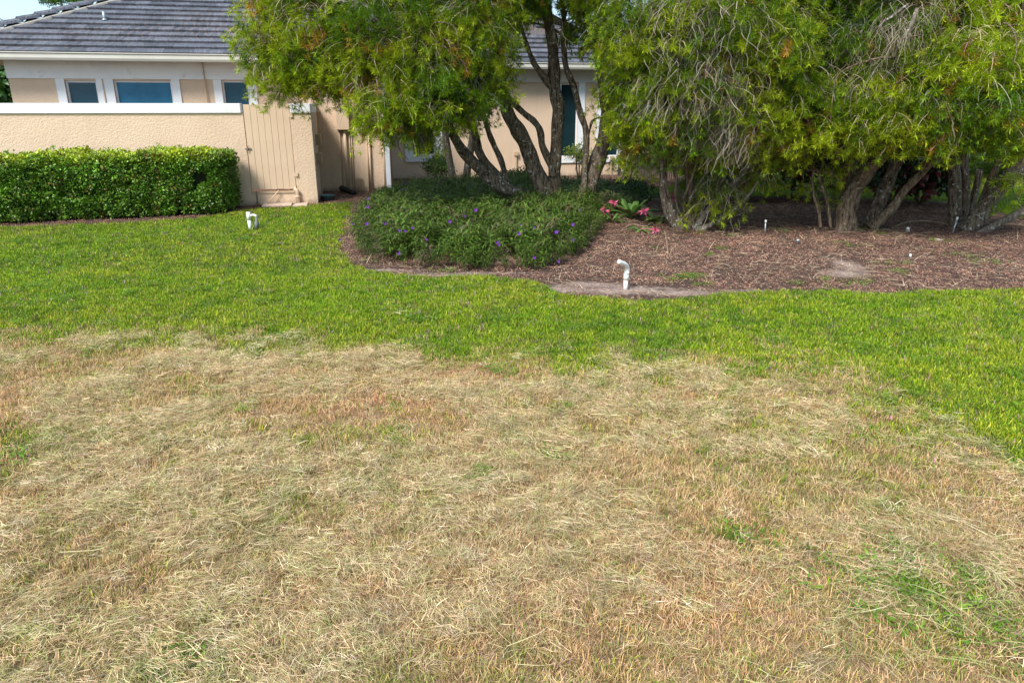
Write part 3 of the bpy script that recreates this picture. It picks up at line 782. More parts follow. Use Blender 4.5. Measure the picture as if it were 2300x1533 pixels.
roof_field(lambda t: eaveL + t, lambda t: uL, BA - OV - .03, 15, EZ - .05)
nA = len(cands)
roof_field(lambda t: uL, lambda t: aHR + OV - t, BB - OV - .03, 11, EZ - .05)
def screen(p):
    q = p - Vector((0, 0, CH)); dpt = q.y * cp - q.z * sp
    return 1150 + 1600 * q.x / dpt, 766.5 + 1600 * (-(q.z * cp + q.y * sp)) / dpt
near, rest = [], []
for i, c_ in enumerate(cands):
    sx, sy = screen(W(c_[0] + .16, c_[1] + .1, c_[2] + .05))
    vis = -30 < sy and ((i < nA and -30 < sx < 640) or (i >= nA and 1080 < sx < 1480))
    (near if vis else rest).append(c_)
near = near[:299]
for (a, b, z) in near:
    o = bpy.data.objects.new('tile', tm); COL.objects.link(o); o.parent = roof
    mt_ = Minv @ tile_matrix(a, b, z + random.uniform(0, .004)); mt_ = mt_ @ Matrix.Rotation(random.gauss(0, .004), 4, 'Z') @ Matrix.Rotation(random.gauss(0, .006), 4, 'X')
    o.matrix_local = mt_
mrst = MB()
tv = [v.co.copy() for v in tm.vertices]; tf = [tuple(p.vertices) for p in tm.polygons]
for (a, b, z) in rest:
    mm = tile_matrix(a, b, z); mrst.add([mm @ v for v in tv], tf)
mrst.v += cut.v and [] ; n0 = len(mrst.v); mrst.v += cut.v; mrst.f += [tuple(i + n0 for i in f) for f in cut.f]; mrst.m += cut.m
mrst.build('tile_field', M['tile'], roof, kind='stuff')
# hip cap tiles on the left hip and the right hip
def hipcaps(P0, P1, n_, nm='hip_tile'):
    d = (P1 - P0); L_ = d.length; d.normalize(); side = d.cross(Vector((0, 0, 1))).normalized(); up = side.cross(d)
    for i in range(n_):
        s0 = P0 + d * (L_ * i / n_); s1 = P0 + d * (L_ * (i + 1) / n_ + .05)
        m_ = MB(); vs = []
        for q, lift in ((s0, .12), (s1, .08)):
            for (x_, z_) in ((-.16, -.05), (-.13, .0), (0, .045), (.13, .0), (.16, -.05), (.12, -.06), (0, -.01), (-.12, -.06)):
                vs.append(q + side * x_ + up * (z_ + lift))
        m_.add(vs, [(i_, (i_ + 1) % 8, 8 + (i_ + 1) % 8, 8 + i_) for i_ in range(8)] + [tuple(range(8))[::-1], tuple(range(8, 16))])
        m_.build(nm, M['tile'], roof)
hipcaps(W(eaveL, BA - OV, EZ), W(eaveL + 5.0, BA - OV + 5.0, EZ + 5.0 * TAN), 16)
hipcaps(W(aHR + OV, BB - OV, EZ), W(aHR + OV - 3.4, BB - OV + 3.4, EZ + 3.4 * TAN), 11)
# pale mortar fillet beside the hip
P0 = W(eaveL + .20, BA - OV - .0, EZ - .005); P1 = W(eaveL + 5.20, BA - OV + 5.0, EZ - .005 + 5.0 * TAN)
MB().tube([P0, P1], .06, 8).build('mortar', surface('pale_mortar', (.42, .38, .33), (.30, .27, .23), 8, .95, .6, 30, .01), roof)
# vent pipe on the roof
bq = None
for k_ in range(200):
    bb = BA - OV + k_ * .03; aa, zz = H(235, 44, bb)
    if zz <= EZ + (bb - BA + OV) * TAN + .03: bq = (aa, bb, zz); break
part(MB().tube([W(bq[0], bq[1], bq[2] - .05), W(bq[0], bq[1], bq[2] + .19)], .038, 14).tube([W(bq[0], bq[1], bq[2] - .03), W(bq[0], bq[1], bq[2] + .02)], [.075, .045], 14), 'vent_pipe', M['metal'], smooth=True)
# ---- gutters, fascia, soffit
def eave(a0, a1, b, ends=True):
    g0 = b - OV
    prof = [(-.02, -.05), (-.10, -.05), (-.125, .0), (-.13, .085), (-.155, .105), (-.155, .122), (-.135, .122), (-.115, .0), (-.03, -.03), (-.02, .12)]
    m_ = MB(); vs = [W(a, g0 + p_[0], EZ - .13 + p_[1]) for a in (a0, a1) for p_ in prof]; k = len(prof)
    m_.add(vs, [(i, (i + 1) % k, k + (i + 1) % k, k + i) for i in range(k)] + [tuple(range(k)), tuple(range(k, 2 * k))[::-1]])
    part(m_, 'gutter', M['gutter'])
    part(MB().box(a0, a1, g0 - .018, g0 + .01, EZ - .17, EZ - .02, fr=fw), 'fascia', M['soffit'])
    part(MB().box(a0, a1, g0 + .01, b + .25, EZ - .12, EZ - .095, fr=fw), 'soffit', M['soffit'])
eave(eaveL, uL - .7, BA); eave(uR + .35, aHR + OV, BB)
part(MB().box(eaveL, aHL, BA - .1, BA + 8.2, EZ - .12, EZ - .095, fr=fw), 'soffit', M['soffit'])
eave(uL - .6, uR + .3, BU + .05)
# ---- utility wall fittings
def onwall(px, py, b): a_, z_ = H(px, py, b); return a_, z_
def wbox(name, px0, px1, py0, py1, b, dep, mat, **kw):
    a0, z1 = H(px0, py0, b); a1, z0 = H(px1, py1, b); return part(MB().box(a0, a1, b - dep, b - .002, z0, z1, fr=fw), name, mat, bevel=.006, **kw)
wbox('utility_cabinet', 752, 785, 228, 291, BU, .16, M['tanpaint'])
wbox('utility_cabinet', 797, 838, 230, 290, BU, .14, M['tanpaint'])
a_, z_ = H(809, 261, BU - .15)
sg = MB().tube([W(a_, BU - .141, z_), W(a_, BU - .152, z_)], .075, 20); sg.build('round_sticker', M['white'], house)
MB().box(a_ - .06, a_ + .06, BU - .156, BU - .1525, z_ - .018, z_ + .022, fr=fw).build('sticker_band', surface('sticker_blue', (.03, .12, .4), (.04, .14, .42), 4, .4), house)
for px, r_, top, nm in ((762, .014, 290, 'conduit'), (773, .04, 290, 'pipe'), (783.5, .012, 290, 'conduit'), (788, .012, 290, 'conduit'), (822, .018, 290, 'conduit'), (827, .028, 290, 'pipe'), (857, .028, 250, 'pipe')):
    a_, z_ = H(px, top, BU); part(MB().tube([W(a_, BU - r_ - .01, 0), W(a_, BU - r_ - .01, z_)], r_, 10), nm, M['tanpaint'] if r_ > .02 else M['darktan'], smooth=True)
a_, z_ = H(795, 250, BU); part(MB().tube([W(a_, BU - .05, z_ + .5), W(a_, BU - .05, 1.55)], .022, 8), 'conduit', M['darktan'], smooth=True)
for px in (802, 806, 810, 815):
    a_, z_ = H(px, 418, BU); part(MB().tube([W(a_, BU - .04, 0), W(a_, BU - .04, .28)], .011, 6), 'pipe_stub', M['darktan'])
a0, z0 = H(800, 412, BU); part(MB().box(a0, a0 + .15, BU - .06, BU - .02, .28, .34, fr=fw), 'valve_box', M['darktan'], bevel=.004)
for px in (763, 775, 790):
    a_, z_ = H(px, 350, BU); part(MB().box(a_ - .05, a_ + .05, BU - .032, BU - .003, z_, z_ + .018, fr=fw), 'pipe_strap', M['darktan'])
# meters on the return wall
ar = aR
for (b0, b1, z0, z1, nm) in ((17.2, 17.5, 1.18, 1.42, 'meter_box'), (17.0, 17.42, .78, 1.02, 'meter_box')):
    MB().box(ar - .002, ar + .11, b0, b1, z0, z1, fr=fw).build(nm, M['darktan'], gw, bevel=.008)
for b_, z_ in ((17.1, .78), (17.2, .78), (17.33, .78), (17.35, 1.18)):
    MB().tube([W(ar + .04, b_, z_ - .78 if z_ < 1 else 1.02), W(ar + .05, b_, z_)], .014, 6).build('conduit', M['darktan'], gw)
# corner downspout (white) and thin tan pipe beside it
a_, _ = H(873, 380, BU)
part(MB().box(a_ - .07, a_ + .045, BU - .085, BU - .004, .05, EZ - .15, fr=fw), 'downspout', surface('pale_blue_white_metal', (.60, .65, .70), (.52, .57, .62), 3, .5), bevel=.01)
a_, _ = H(887, 380, BU + .5); part(MB().tube([W(uR + .04, BU + .35, 0), W(uR + .04, BU + .35, 2.6)], .03, 8), 'pipe', M['tanpaint'], smooth=True)
# fittings at the foot of the back wall
for px, py, hh in ((1159, 360, .62), (1372, 380, .45)):
    a_, z_ = H(px, py, BB)
    part(MB().tube([W(a_, BB - .04, 0), W(a_, BB - .04, hh)], .022, 8), 'conduit', M['darktan']); part(MB().box(a_ - .06, a_ + .06, BB - .09, BB - .004, hh, hh + .12, fr=fw), 'outlet_box', M['darktan'], bevel=.005)
a_, _ = H(1388, 380, BB); part(MB().tube([W(a_, BB - .06, 0), W(a_, BB - .06, .75)], .03, 8), 'pipe', M['metal'], smooth=True)

# ================================================================== PICKET FENCE beyond the right corner
F0 = G(1408, 399); F1 = G(1535, 424)
fn = empty('picket_fence', F0, 0, 'bronze metal picket fence between the house corner and the trees', 'fence')
nP = 30
for i in range(nP + 1):
    q = F0.lerp(F1, i / nP); thick = .016 if i % 10 else .035; hgt = 1.25 if i % 10 else 1.35
    MB().box(q.x - thick / 2, q.x + thick / 2, q.y - thick / 2, q.y + thick / 2, .0, hgt).build('picket' if i % 10 else 'post', M['fence'], fn)
dF = (F1 - F0); nF = Vector((-dF.y, dF.x, 0)).normalized() * .012
for z0 in (.12, 1.12):
    MB().add([F0 + nF + Vector((0, 0, z0)), F1 + nF + Vector((0, 0, z0)), F1 - nF + Vector((0, 0, z0)), F0 - nF + Vector((0, 0, z0)),
              F0 + nF + Vector((0, 0, z0 + .035)), F1 + nF + Vector((0, 0, z0 + .035)), F1 - nF + Vector((0, 0, z0 + .035)), F0 - nF + Vector((0, 0, z0 + .035))],
             [(0, 3, 2, 1), (4, 5, 6, 7), (0, 1, 5, 4), (1, 2, 6, 5), (2, 3, 7, 6), (3, 0, 4, 7)]).build('rail', M['fence'], fn)

# ================================================================== HEDGE
def leafclump(name, n, rad, L, wd, mat, up=.5, fold=.15, spread=1.0):
    p = Piece()
    for _ in range(n):
        v = Vector((random.gauss(0, 1), random.gauss(0, 1), random.gauss(0, 1))).normalized(); q = v * rad * random.random() ** .5
        d = (v * spread + Vector((random.gauss(0, .5), random.gauss(0, .5), random.gauss(up, .4)))).normalized()
        p.leaf(q, d, Vector((random.gauss(0, .5), random.gauss(0, .5), 1)).normalized(), L * random.uniform(.7, 1.2), wd * random.uniform(.8, 1.2), jit((1, 1, 1), .25), .3, fold=fold)
    return p.build(name, [mat])
hl = G(-260, 518); hr = G(482, 484)
hb_l = W(*[-12.6, BW - .12, 0]); 
hedge = empty('hedge', hl.lerp(hr, .5), 0, 'long clipped dark green box hedge in front of the garden wall', 'hedge')
HC = [Vector((hl.x, hl.y + .12, 0)), Vector((hr.x, hr.y + .1, 0))]
def wallY(x): # front of the garden wall
    return (BW + x * st) / ct
nH = 40; core = MB(); HSH = []
hv = []
def hed(s_, t_, z):       # s along, t depth 0 front ..1 back
    f = HC[0].lerp(HC[1], s_); back = min(wallY(f.x) - .22, f.y + 1.5); return Vector((f.x, f.y + (back - f.y) * t_, z))
def htop(s_): return 1.055 + .03 * math.sin(s_ * 17) + .025 * math.sin(s_ * 41 + 1) + .05 * s_
for i in range(nH):
    s0, s1 = i / nH, (i + 1) / nH * .999
    if s1 > .985: s1 = .985
    vs = []
    for s_ in (s0, s1):
        T = htop(s_) - .10
        vs += [hed(s_, .2, .18), hed(s_, .17, .5), hed(s_, .2, T), hed(s_, .93, T), hed(s_, .95, .1)]
    core.add(vs, [(0, 1, 6, 5), (1, 2, 7, 6), (2, 3, 8, 7), (3, 4, 9, 8), (4, 0, 5, 9)] + ([(0, 4, 3, 2, 1)] if i == 0 else []) + ([(5, 6, 7, 8, 9)] if i == nH - 1 else []))
core.build('branches', M['hedge_core'], hedge)  # solid near-black core standing in for the shaded inside of the hedge
for _ in range(26):
    s_ = random.uniform(.05, .97); b_ = hed(s_, .2, .0); 
    MB().tube([b_, b_ + Vector((random.gauss(0, .1), random.gauss(-.04, .05), .35)), b_ + Vector((random.gauss(0, .2), random.gauss(-.05, .06), .75))], [.02, .014, .006], 5).build('stem', M['bark_grey'], hedge)
for _ in range(46):
    s_ = random.uniform(.01, .98); b_ = hed(s_, random.uniform(0, .9), htop(s_) - .06); e_ = b_ + Vector((random.gauss(0, .05), random.gauss(-.02, .04), random.uniform(.08, .2)))
    MB().tube([b_, e_], [.004, .002], 4).build('shoot', M['bark_brown'], hedge)
    for k_ in range(4): HSH.append(b_.lerp(e_, .4 + .2 * k_))
hp = [leafclump('hedge_sprig', 10, .05, .055, .028, M['gloss'], .5) for _ in range(6)]
pts, tn = [], []
def hpt(face):
    s_ = random.random() * .998
    if face == 'f':
        z = .08 + (htop(s_) - .06) * random.random() ** .9; q = hed(s_, .0, z); q.y += random.gauss(0, .05) + .10 * max(0, .35 - z) + .06 * (float(vnoise(q.x, z * 3, .35, 81)) - .5) * 2
    elif face == 't':
        q = hed(s_, random.random(), htop(s_) + random.gauss(0, .03)); q.z += .05 * (float(vnoise(q.x, q.y, .3, 82)) - .5)
    else:
        q = hed(.998, random.random(), .1 + htop(1) * random.random()); q.x += random.gauss(0, .05) + .03
    return q
for face, cnt in (('f', 10500), ('t', 8500), ('e', 1600)):
    for _ in range(cnt):
        q = hpt(face)
        if face == 'f' and float(vnoise(q.x, q.z, .16, 83)) < .29: continue
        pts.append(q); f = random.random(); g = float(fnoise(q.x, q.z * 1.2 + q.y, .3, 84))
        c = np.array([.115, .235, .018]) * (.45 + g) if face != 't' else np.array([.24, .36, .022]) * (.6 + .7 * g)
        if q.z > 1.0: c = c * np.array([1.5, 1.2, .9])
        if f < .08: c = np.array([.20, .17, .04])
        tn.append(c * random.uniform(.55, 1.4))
for q in HSH: pts.append(q); tn.append(np.array([.22, .33, .03]) * random.uniform(.7, 1.2))
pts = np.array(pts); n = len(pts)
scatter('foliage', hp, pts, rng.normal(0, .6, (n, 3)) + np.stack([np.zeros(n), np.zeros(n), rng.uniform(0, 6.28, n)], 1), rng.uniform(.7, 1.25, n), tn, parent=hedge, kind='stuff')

# ================================================================== FLOWER BED of long-leaved plants
RPOLY = [tuple(G(*p).xy) for p in ((798, 545), (806, 575), (850, 596), (960, 608), (1090, 608), (1215, 612), (1270, 596), (1320, 560), (1350, 520), (1355, 497), (1440, 468), (1380, 440), (1240, 432), (1110, 428), (960, 436), (860, 448), (812, 475), (792, 515))]
RPOLY = [(x + 0, y) for x, y in RPOLY]
rl_p = []
for _ in range(7):
    p = Piece()
    for s_ in range(4):
        az = random.uniform(0, 6.28); lean = random.uniform(.05, .35); top = random.uniform(.34, .50); root = Vector((random.gauss(0, .03), random.gauss(0, .03), 0))
        d0 = Vector((math.cos(az) * lean, math.sin(az) * lean, 1)); p.strip([root, root + d0 * top * .5, root + d0 * top], [.007, .006, .004], Vector((1, 0, 0)), [(.7, .6, .6)] * 3)
        for k_ in range(10):
            t_ = .25 + .75 * (k_ + random.random()) / 10; a = az + k_ * 2.4 + random.gauss(0, .3); el = .9 - .6 * (1 - t_) + random.gauss(0, .25)
            d = Vector((math.cos(a) * math.cos(el), math.sin(a) * math.cos(el), math.sin(el) * .8))
            p.leaf(root + d0 * top * t_, d, Vector((0, 0, 1)), random.uniform(.11, .18) * (1.1 - .25 * t_), random.uniform(.015, .026), jit((1, 1, 1), .45), random.uniform(.5, 1.4), fold=.15)
    rl_p.append(p.build('ruellia_plant', [M['leaf']]))
x, y = region(3400, -3.5, 3.5, 8.6, 17.5); k = inpoly(x, y, RPOLY); x, y = x[k], y[k]; n = len(x)
# taper of height toward the rim of the bed
def rimdist(x, y, poly):
    d = np.full(len(x), 9.)
    for i in range(len(poly)):
        x0, y0 = poly[i]; x1, y1 = poly[(i + 1) % len(poly)]; L2 = (x1 - x0) ** 2 + (y1 - y0) ** 2
        t = np.clip(((x - x0) * (x1 - x0) + (y - y0) * (y1 - y0)) / L2, 0, 1); d = np.minimum(d, np.hypot(x - x0 - t * (x1 - x0), y - y0 - t * (y1 - y0)))
    return d
rd = rimdist(x, y, RPOLY)
hs = np.clip(.55 + rd * .9, .5, 1.0) * rng.uniform(.85, 1.12, n) * (.85 + .3 * fnoise(x, y, .8, 91))
tn = np.array([.088, .148, .020]) * (.55 + .9 * fnoise(x, y, .35, 92)[:, None]) * rng.uniform(.7, 1.35, (n, 1))
tn = np.where(rng.random((n, 1)) < .10, np.array([.15, .13, .07]), tn)
bed = scatter('flower_bed', rl_p, np.stack([x, y, np.full(n, .004)], 1), zrot(n, .12), hs, tn, kind='stuff', label='dense dark green narrow-leaved plants dotted with purple flowers')
MAT[bed.name] = Matrix()
FL = [(695, 98), (672, 150), (415, 215), (415, 278), (750, 252), (1213, 302), (1135, 343), (1020, 387), (630, 385), (308, 400), (408, 405), (250, 348), (540, 400), (650, 450), (690, 457), (745, 437), (205, 520), (850, 520), (640, 618), (1370, 540), (1383, 558), (1527, 475), (1645, 430), (1540, 410), (1807, 467), (1930, 410), (1930, 523), (1645, 653), (1825, 678), (1980, 300)]
M['petal'] = surface('violet_petal', (.10, .022, .21), (.15, .035, .27), 30, .6)
M['petal_pink'] = surface('pink_bract', (.48, .05, .14), (.60, .14, .24), 20, .6)
for (zx, zy) in FL:
    px, py = 700 + zx / 3.286, 380 + zy / 3.286
    h_ = .46 if 800 < px < 1330 and py < 570 else .25
    c = G(px, py, h_); q = MB(); s_ = random.uniform(.012, .024) * (1.25 if (zx, zy) in ((650, 450), (1213, 302)) else 1)
    up = (Vector((0, -c.y, 1.6 - 0)) .normalized() + Vector((random.gauss(0, .3), 0, random.gauss(.2, .3)))).normalized(); e1 = up.orthogonal().normalized(); e2 = up.cross(e1)
    for k_ in range(5):
        a = k_ * 1.2566; d = e1 * math.cos(a) + e2 * math.sin(a); sd_ = e2 * math.cos(a) - e1 * math.sin(a)
        q.add([c, c + d * s_ * .7 - sd_ * s_ * .55 + up * .012, c + d * s_ * 1.3 + up * .008 , c + d * s_ * .7 + sd_ * s_ * .55 + up * .012], [(0, 1, 2, 3)])
    q.tube([c - up * .04, c], [.003, .008], 5)
    q.build('flower', M['petal'], bed)

# ================================================================== TREES
def whorl(p, c, d, n, L, wd, col):
    d = d.normalized(); e1 = d.orthogonal().normalized(); e2 = d.cross(e1)
    for i in range(n):
        a = i * 2.399 + random.uniform(-.3, .3); t_ = i / n
        o = (e1 * math.cos(a) + e2 * math.sin(a)); el = random.uniform(-.15, 1.0)
        v = (o * math.cos(el * .9) + d * math.sin(el * .9)).normalized()
        p.leaf(c - d * random.uniform(0, L * .35), v, d, L * random.uniform(.65, 1.1), wd * random.uniform(.8, 1.2), jit(col, .22), random.uniform(-.1, .5))
def spray(name, ntw, Ltw, leafL, leafw, nl, droop=.8, tipcol=(1, 1, 1), stem=(1.9, 1.45, 6.5)):
    p = Piece()
    for t_ in range(ntw):
        az = random.gauss(0, .9); d = Vector((math.cos(az), math.sin(az), random.uniform(-.4, .4))).normalized()
        pt = Vector((random.gauss(0, .04), random.gauss(0, .04), random.gauss(0, .04))); L_ = Ltw * random.uniform(.6, 1.25); k = 5; pts = [pt]
        for i in range(k):
            d = (d + Vector((random.gauss(0, .14), random.gauss(0, .14), -droop * .42))).normalized(); pts.append(pts[-1] + d * L_ / k)
        sdv = Vector((random.gauss(0, 1), random.gauss(0, 1), .2)).normalized()
        p.strip(pts, [.011, .010, .008, .007, .006, .004], sdv, [stem] * 6, 1)
        whorl(p, pts[-1], pts[-1] - pts[-2], nl, leafL, leafw, tipcol)
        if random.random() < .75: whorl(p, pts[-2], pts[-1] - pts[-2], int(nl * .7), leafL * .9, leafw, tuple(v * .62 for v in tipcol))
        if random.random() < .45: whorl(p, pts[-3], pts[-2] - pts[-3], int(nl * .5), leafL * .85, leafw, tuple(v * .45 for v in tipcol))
    return p.build(name, [M['leaf'], M['leaf']])
# the stem colour is expressed relative to the leaf tint, so that pale stems stay grey
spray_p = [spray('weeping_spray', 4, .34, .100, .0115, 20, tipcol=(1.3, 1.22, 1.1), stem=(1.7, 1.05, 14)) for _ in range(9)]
def bare(name):
    p = Piece()
    for t_ in range(7):
        az = random.uniform(0, 6.28); d = Vector((math.cos(az) * .6, math.sin(az) * .6, random.uniform(-.6, .2))).normalized(); pt = Vector((random.gauss(0, .06), random.gauss(0, .06), random.gauss(0, .1))); pts = [pt]
        for i in range(6):
            d = (d + Vector((random.gauss(0, .32), random.gauss(0, .32), -.3))).normalized(); pts.append(pts[-1] + d * random.uniform(.04, .08))
        p.strip(pts, [.008, .007, .006, .005, .005, .004, .003], Vector((random.gauss(0, 1), random.gauss(0, 1), .1)).normalized(), [jit((1, 1, 1), .2)] * 7, 0)
    return p.build(name, [M['chip']])
bare_p = [bare('bare_twigs') for _ in range(6)]

def cloud(blobs, density, shell=.55, seed=0):
    r_ = np.random.default_rng(seed); out = []; lum = []
    for (c, rx, ry, rz, k) in blobs:
        n = int(density * k * (rx * ry * rz) ** (2 / 3) * 10)
        v = r_.normal(size=(n, 3)); v /= np.linalg.norm(v, axis=1)[:, None]
        rad = shell + (1 - shell) * r_.random(n) ** .6
        q = v * rad[:, None] * np.array([rx, ry, rz]) + np.array(c)
        out.append(np.concatenate([q, np.arctan2(v[:, 1], v[:, 0])[:, None]], 1)); lum.append(np.full(n, 1.0))
    return np.concatenate(out)
def foliage_tint(q, seed, bright=1.0):
    r_ = np.random.default_rng(seed); n = len(q)
    f = fnoise(q[:, 0] + q[:, 1] * .7, q[:, 2] * 1.3 + q[:, 1] * .3, .55, seed)
    a = np.array([.11, .22, .012]); b = np.array([.34, .44, .018]); m_ = np.clip((f - .35) * 3 + r_.normal(0, .25, n), 0, 1)[:, None]
    c = a * (1 - m_) + b * m_
    c = np.where(r_.random((n, 1)) < .04, np.array([.33, .22, .03]), c)
    return c * r_.uniform(.75, 1.25, (n, 1)) * bright

def bottlebrush(name, label, base, limbs, blobs, bares, density=27, seed=0, bark='bark', group=None, bright=1.0):
    """limbs: list of (name, [(px, py, Y)...], [width px...]); blobs: (px, py, Y, rx, ry, rz, k) in metres"""
    t = empty(name, base, 0, label, 'tree', group)
    for j, (nm, pth, wds, bk) in enumerate(limbs):
        pp = [P(*q) if len(q) == 3 else Vector((q[1], q[2], q[3])) for q in pth]
        dep = np.mean([q.y for q in pp]); rr = [w_ * .56 * dep / 1.02 / 1600 for w_ in wds]
        sp_, sr_ = smoothpath(pp, rr, 5)
        MB().tube(sp_, sr_, 14, wob=.16, seed=j + seed * 10).build(nm, M[bk or bark], t, smooth=True)
    if seed > 1: blobs = [(b[0], b[1] - (8 if b[1] > 255 and b[0] > 40 else 0), *b[2:]) for b in blobs]
    bl = [(P(b[0], b[1], b[2]) if abs(b[0]) > 40 else Vector(b[:3]), *b[-4:]) for b in blobs]
    # secondary limbs that carry the hanging foliage
    nodes = []
    for nm, pth, wds, bk in limbs:
        nodes += [P(*q_) for q_ in pth[len(pth) // 2:]]
    rb = random.Random(seed + 40)
    for c_, rx_, ry_, rz_, k_ in bl:
        st = min(nodes, key=lambda v: (v - c_).length + .8 * max(0, v.z - c_.z))
        for r2 in range(1 if seed > 1 else 2):
            e_ = c_ + Vector((rb.gauss(0, rx_ * .45), rb.gauss(-ry_ * .3, ry_ * .3), rb.gauss(rz_ * .1, rz_ * .5)))
            m1 = st.lerp(e_, .35) + Vector((rb.gauss(0, .1), rb.gauss(0, .1), .18 * (e_ - st).length)); m2 = st.lerp(e_, .72) + Vector((rb.gauss(0, .12), rb.gauss(0, .08), .2 * (e_ - st).length))
            rr_ = .012 + .007 * (e_ - st).length
            sp_, sr_ = smoothpath([st, m1, m2, e_, e_ + Vector((rb.gauss(0, .12), rb.gauss(-.05, .08), -.3))], [rr_, rr_ * .8, rr_ * .6, .009, .004], 4)
            MB().tube(sp_, sr_, 7, wob=.1, seed=r2).build('limb', M['bark_grey' if r2 else (bark if bark != 'bark' else 'bark_brown')], t, smooth=True)
    q = cloud(bl, density, .42, seed); n = len(q)
    q = q[q[:, 2] > .35]; n = len(q); az = q[:, 3] + rng.normal(0, .5, n); q = q[:, :3]
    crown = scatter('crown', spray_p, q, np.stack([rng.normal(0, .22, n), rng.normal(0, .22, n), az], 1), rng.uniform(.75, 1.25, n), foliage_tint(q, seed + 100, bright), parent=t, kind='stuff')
    if bares:
        bb = [(P(b[0], b[1], b[2]), *b[-4:]) for b in bares]
        q = cloud(bb, 10, .3, seed + 50)[:, :3]; n = len(q)
        scatter('twigs', bare_p, q, np.stack([rng.normal(0, .15, n), rng.normal(0, .15, n), rng.uniform(0, 6.28, n)], 1), rng.uniform(.7, 1.5, n), np.array([.33, .28, .21]) * rng.uniform(.35, 1.1, (n, 1)), parent=t, kind='stuff')
    return t
Y1 = 14.2
T1 = [
 ('trunk', [(1262, 500, 14.0), (1189, 453, 14.0), (1134, 424, 14.0), (1085, 385, 13.9), (1046, 346, 13.7), (1018, 305, 13.4), (985, 240, 13.0), (950, 160, 12.6), (900, 60, 12.4)], [46, 34, 30, 26, 21, 18, 16, 12, 7], None),
 ('branch', [(1140, 415, 14.0), (1098, 375, 13.95), (1076, 342, 14.0), (1070, 310, 14.0), (1050, 240, 14.0), (1020, 150, 13.8)], [16, 17, 16, 14, 12, 8], None),
 ('branch', [(1140, 415, 14.05), (1127, 365, 14.1), (1111, 329, 14.1), (1098, 297, 14.1), (1080, 240, 14.0), (1060, 160, 14)], [12, 11, 11, 10, 9, 6], None),
 ('trunk', [(1258, 505, 14.1), (1228, 440, 14.1), (1199, 375, 14.1), (1183, 326, 14.0), (1163, 293, 13.9), (1143, 262, 13.8), (1134, 228, 13.7), (1127, 190, 13.6), (1108, 110, 13.4), (1090, 20, 13.3)], [42, 36, 31, 29, 30, 25, 22, 18, 14, 9], None),
 ('trunk', [(1262, 505, 14.2), (1248, 440, 14.2), (1244, 391, 14.2), (1249, 342, 14.2), (1253, 277, 14.2), (1254, 240, 14.2), (1246, 202, 14.2), (1244, 147, 14.2), (1241, 91, 14.1), (1230, 45, 14.1), (1222, -20, 14), (1210, -120, 14)], [38, 28, 24, 23, 23, 25, 24, 22, 20, 19, 16, 10], None),
 ('branch', [(1247, 205, 14.2), (1232, 186, 14.15), (1202, 147, 14.1), (1192, 125, 14.1), (1182, 96, 14.0), (1165, 40, 13.9)], [16, 14, 11, 9, 8, 5], None),
 ('branch', [(1243, 395, 14.1), (1236, 368, 14.05), (1219, 330, 14.0), (1214, 295, 13.95), (1200, 274, 13.9), (1176, 254, 13.9), (1150, 226, 13.85), (1132, 205, 13.8)], [16, 14, 14, 13, 12, 12, 10, 9], None),
 ('branch', [(1295, 480, 14.2), (1312, 430, 14.2), (1313, 385, 14.2), (1317, 330, 14.2), (1315, 290, 14.2), (1303, 254, 14.2), (1290, 196, 14.2), (1271, 150, 14.2), (1266, 98, 14.2), (1267, 49, 14.2), (1262, -30, 14.1)], [14, 12, 12, 12, 12, 12, 12, 11, 10, 9, 6], None),
 ('trunk', [(1292, 505, 14.3), (1303, 470, 14.3), (1322, 417, 14.35), (1342, 365, 14.4), (1358, 310, 14.4), (1364, 261, 14.4), (1362, 212, 14.4), (1352, 163, 14.4), (1346, 100, 14.3), (1340, 0, 14.3), (1330, -100, 14.2)], [44, 36, 32, 30, 28, 27, 29, 22, 18, 13, 8], None),
]
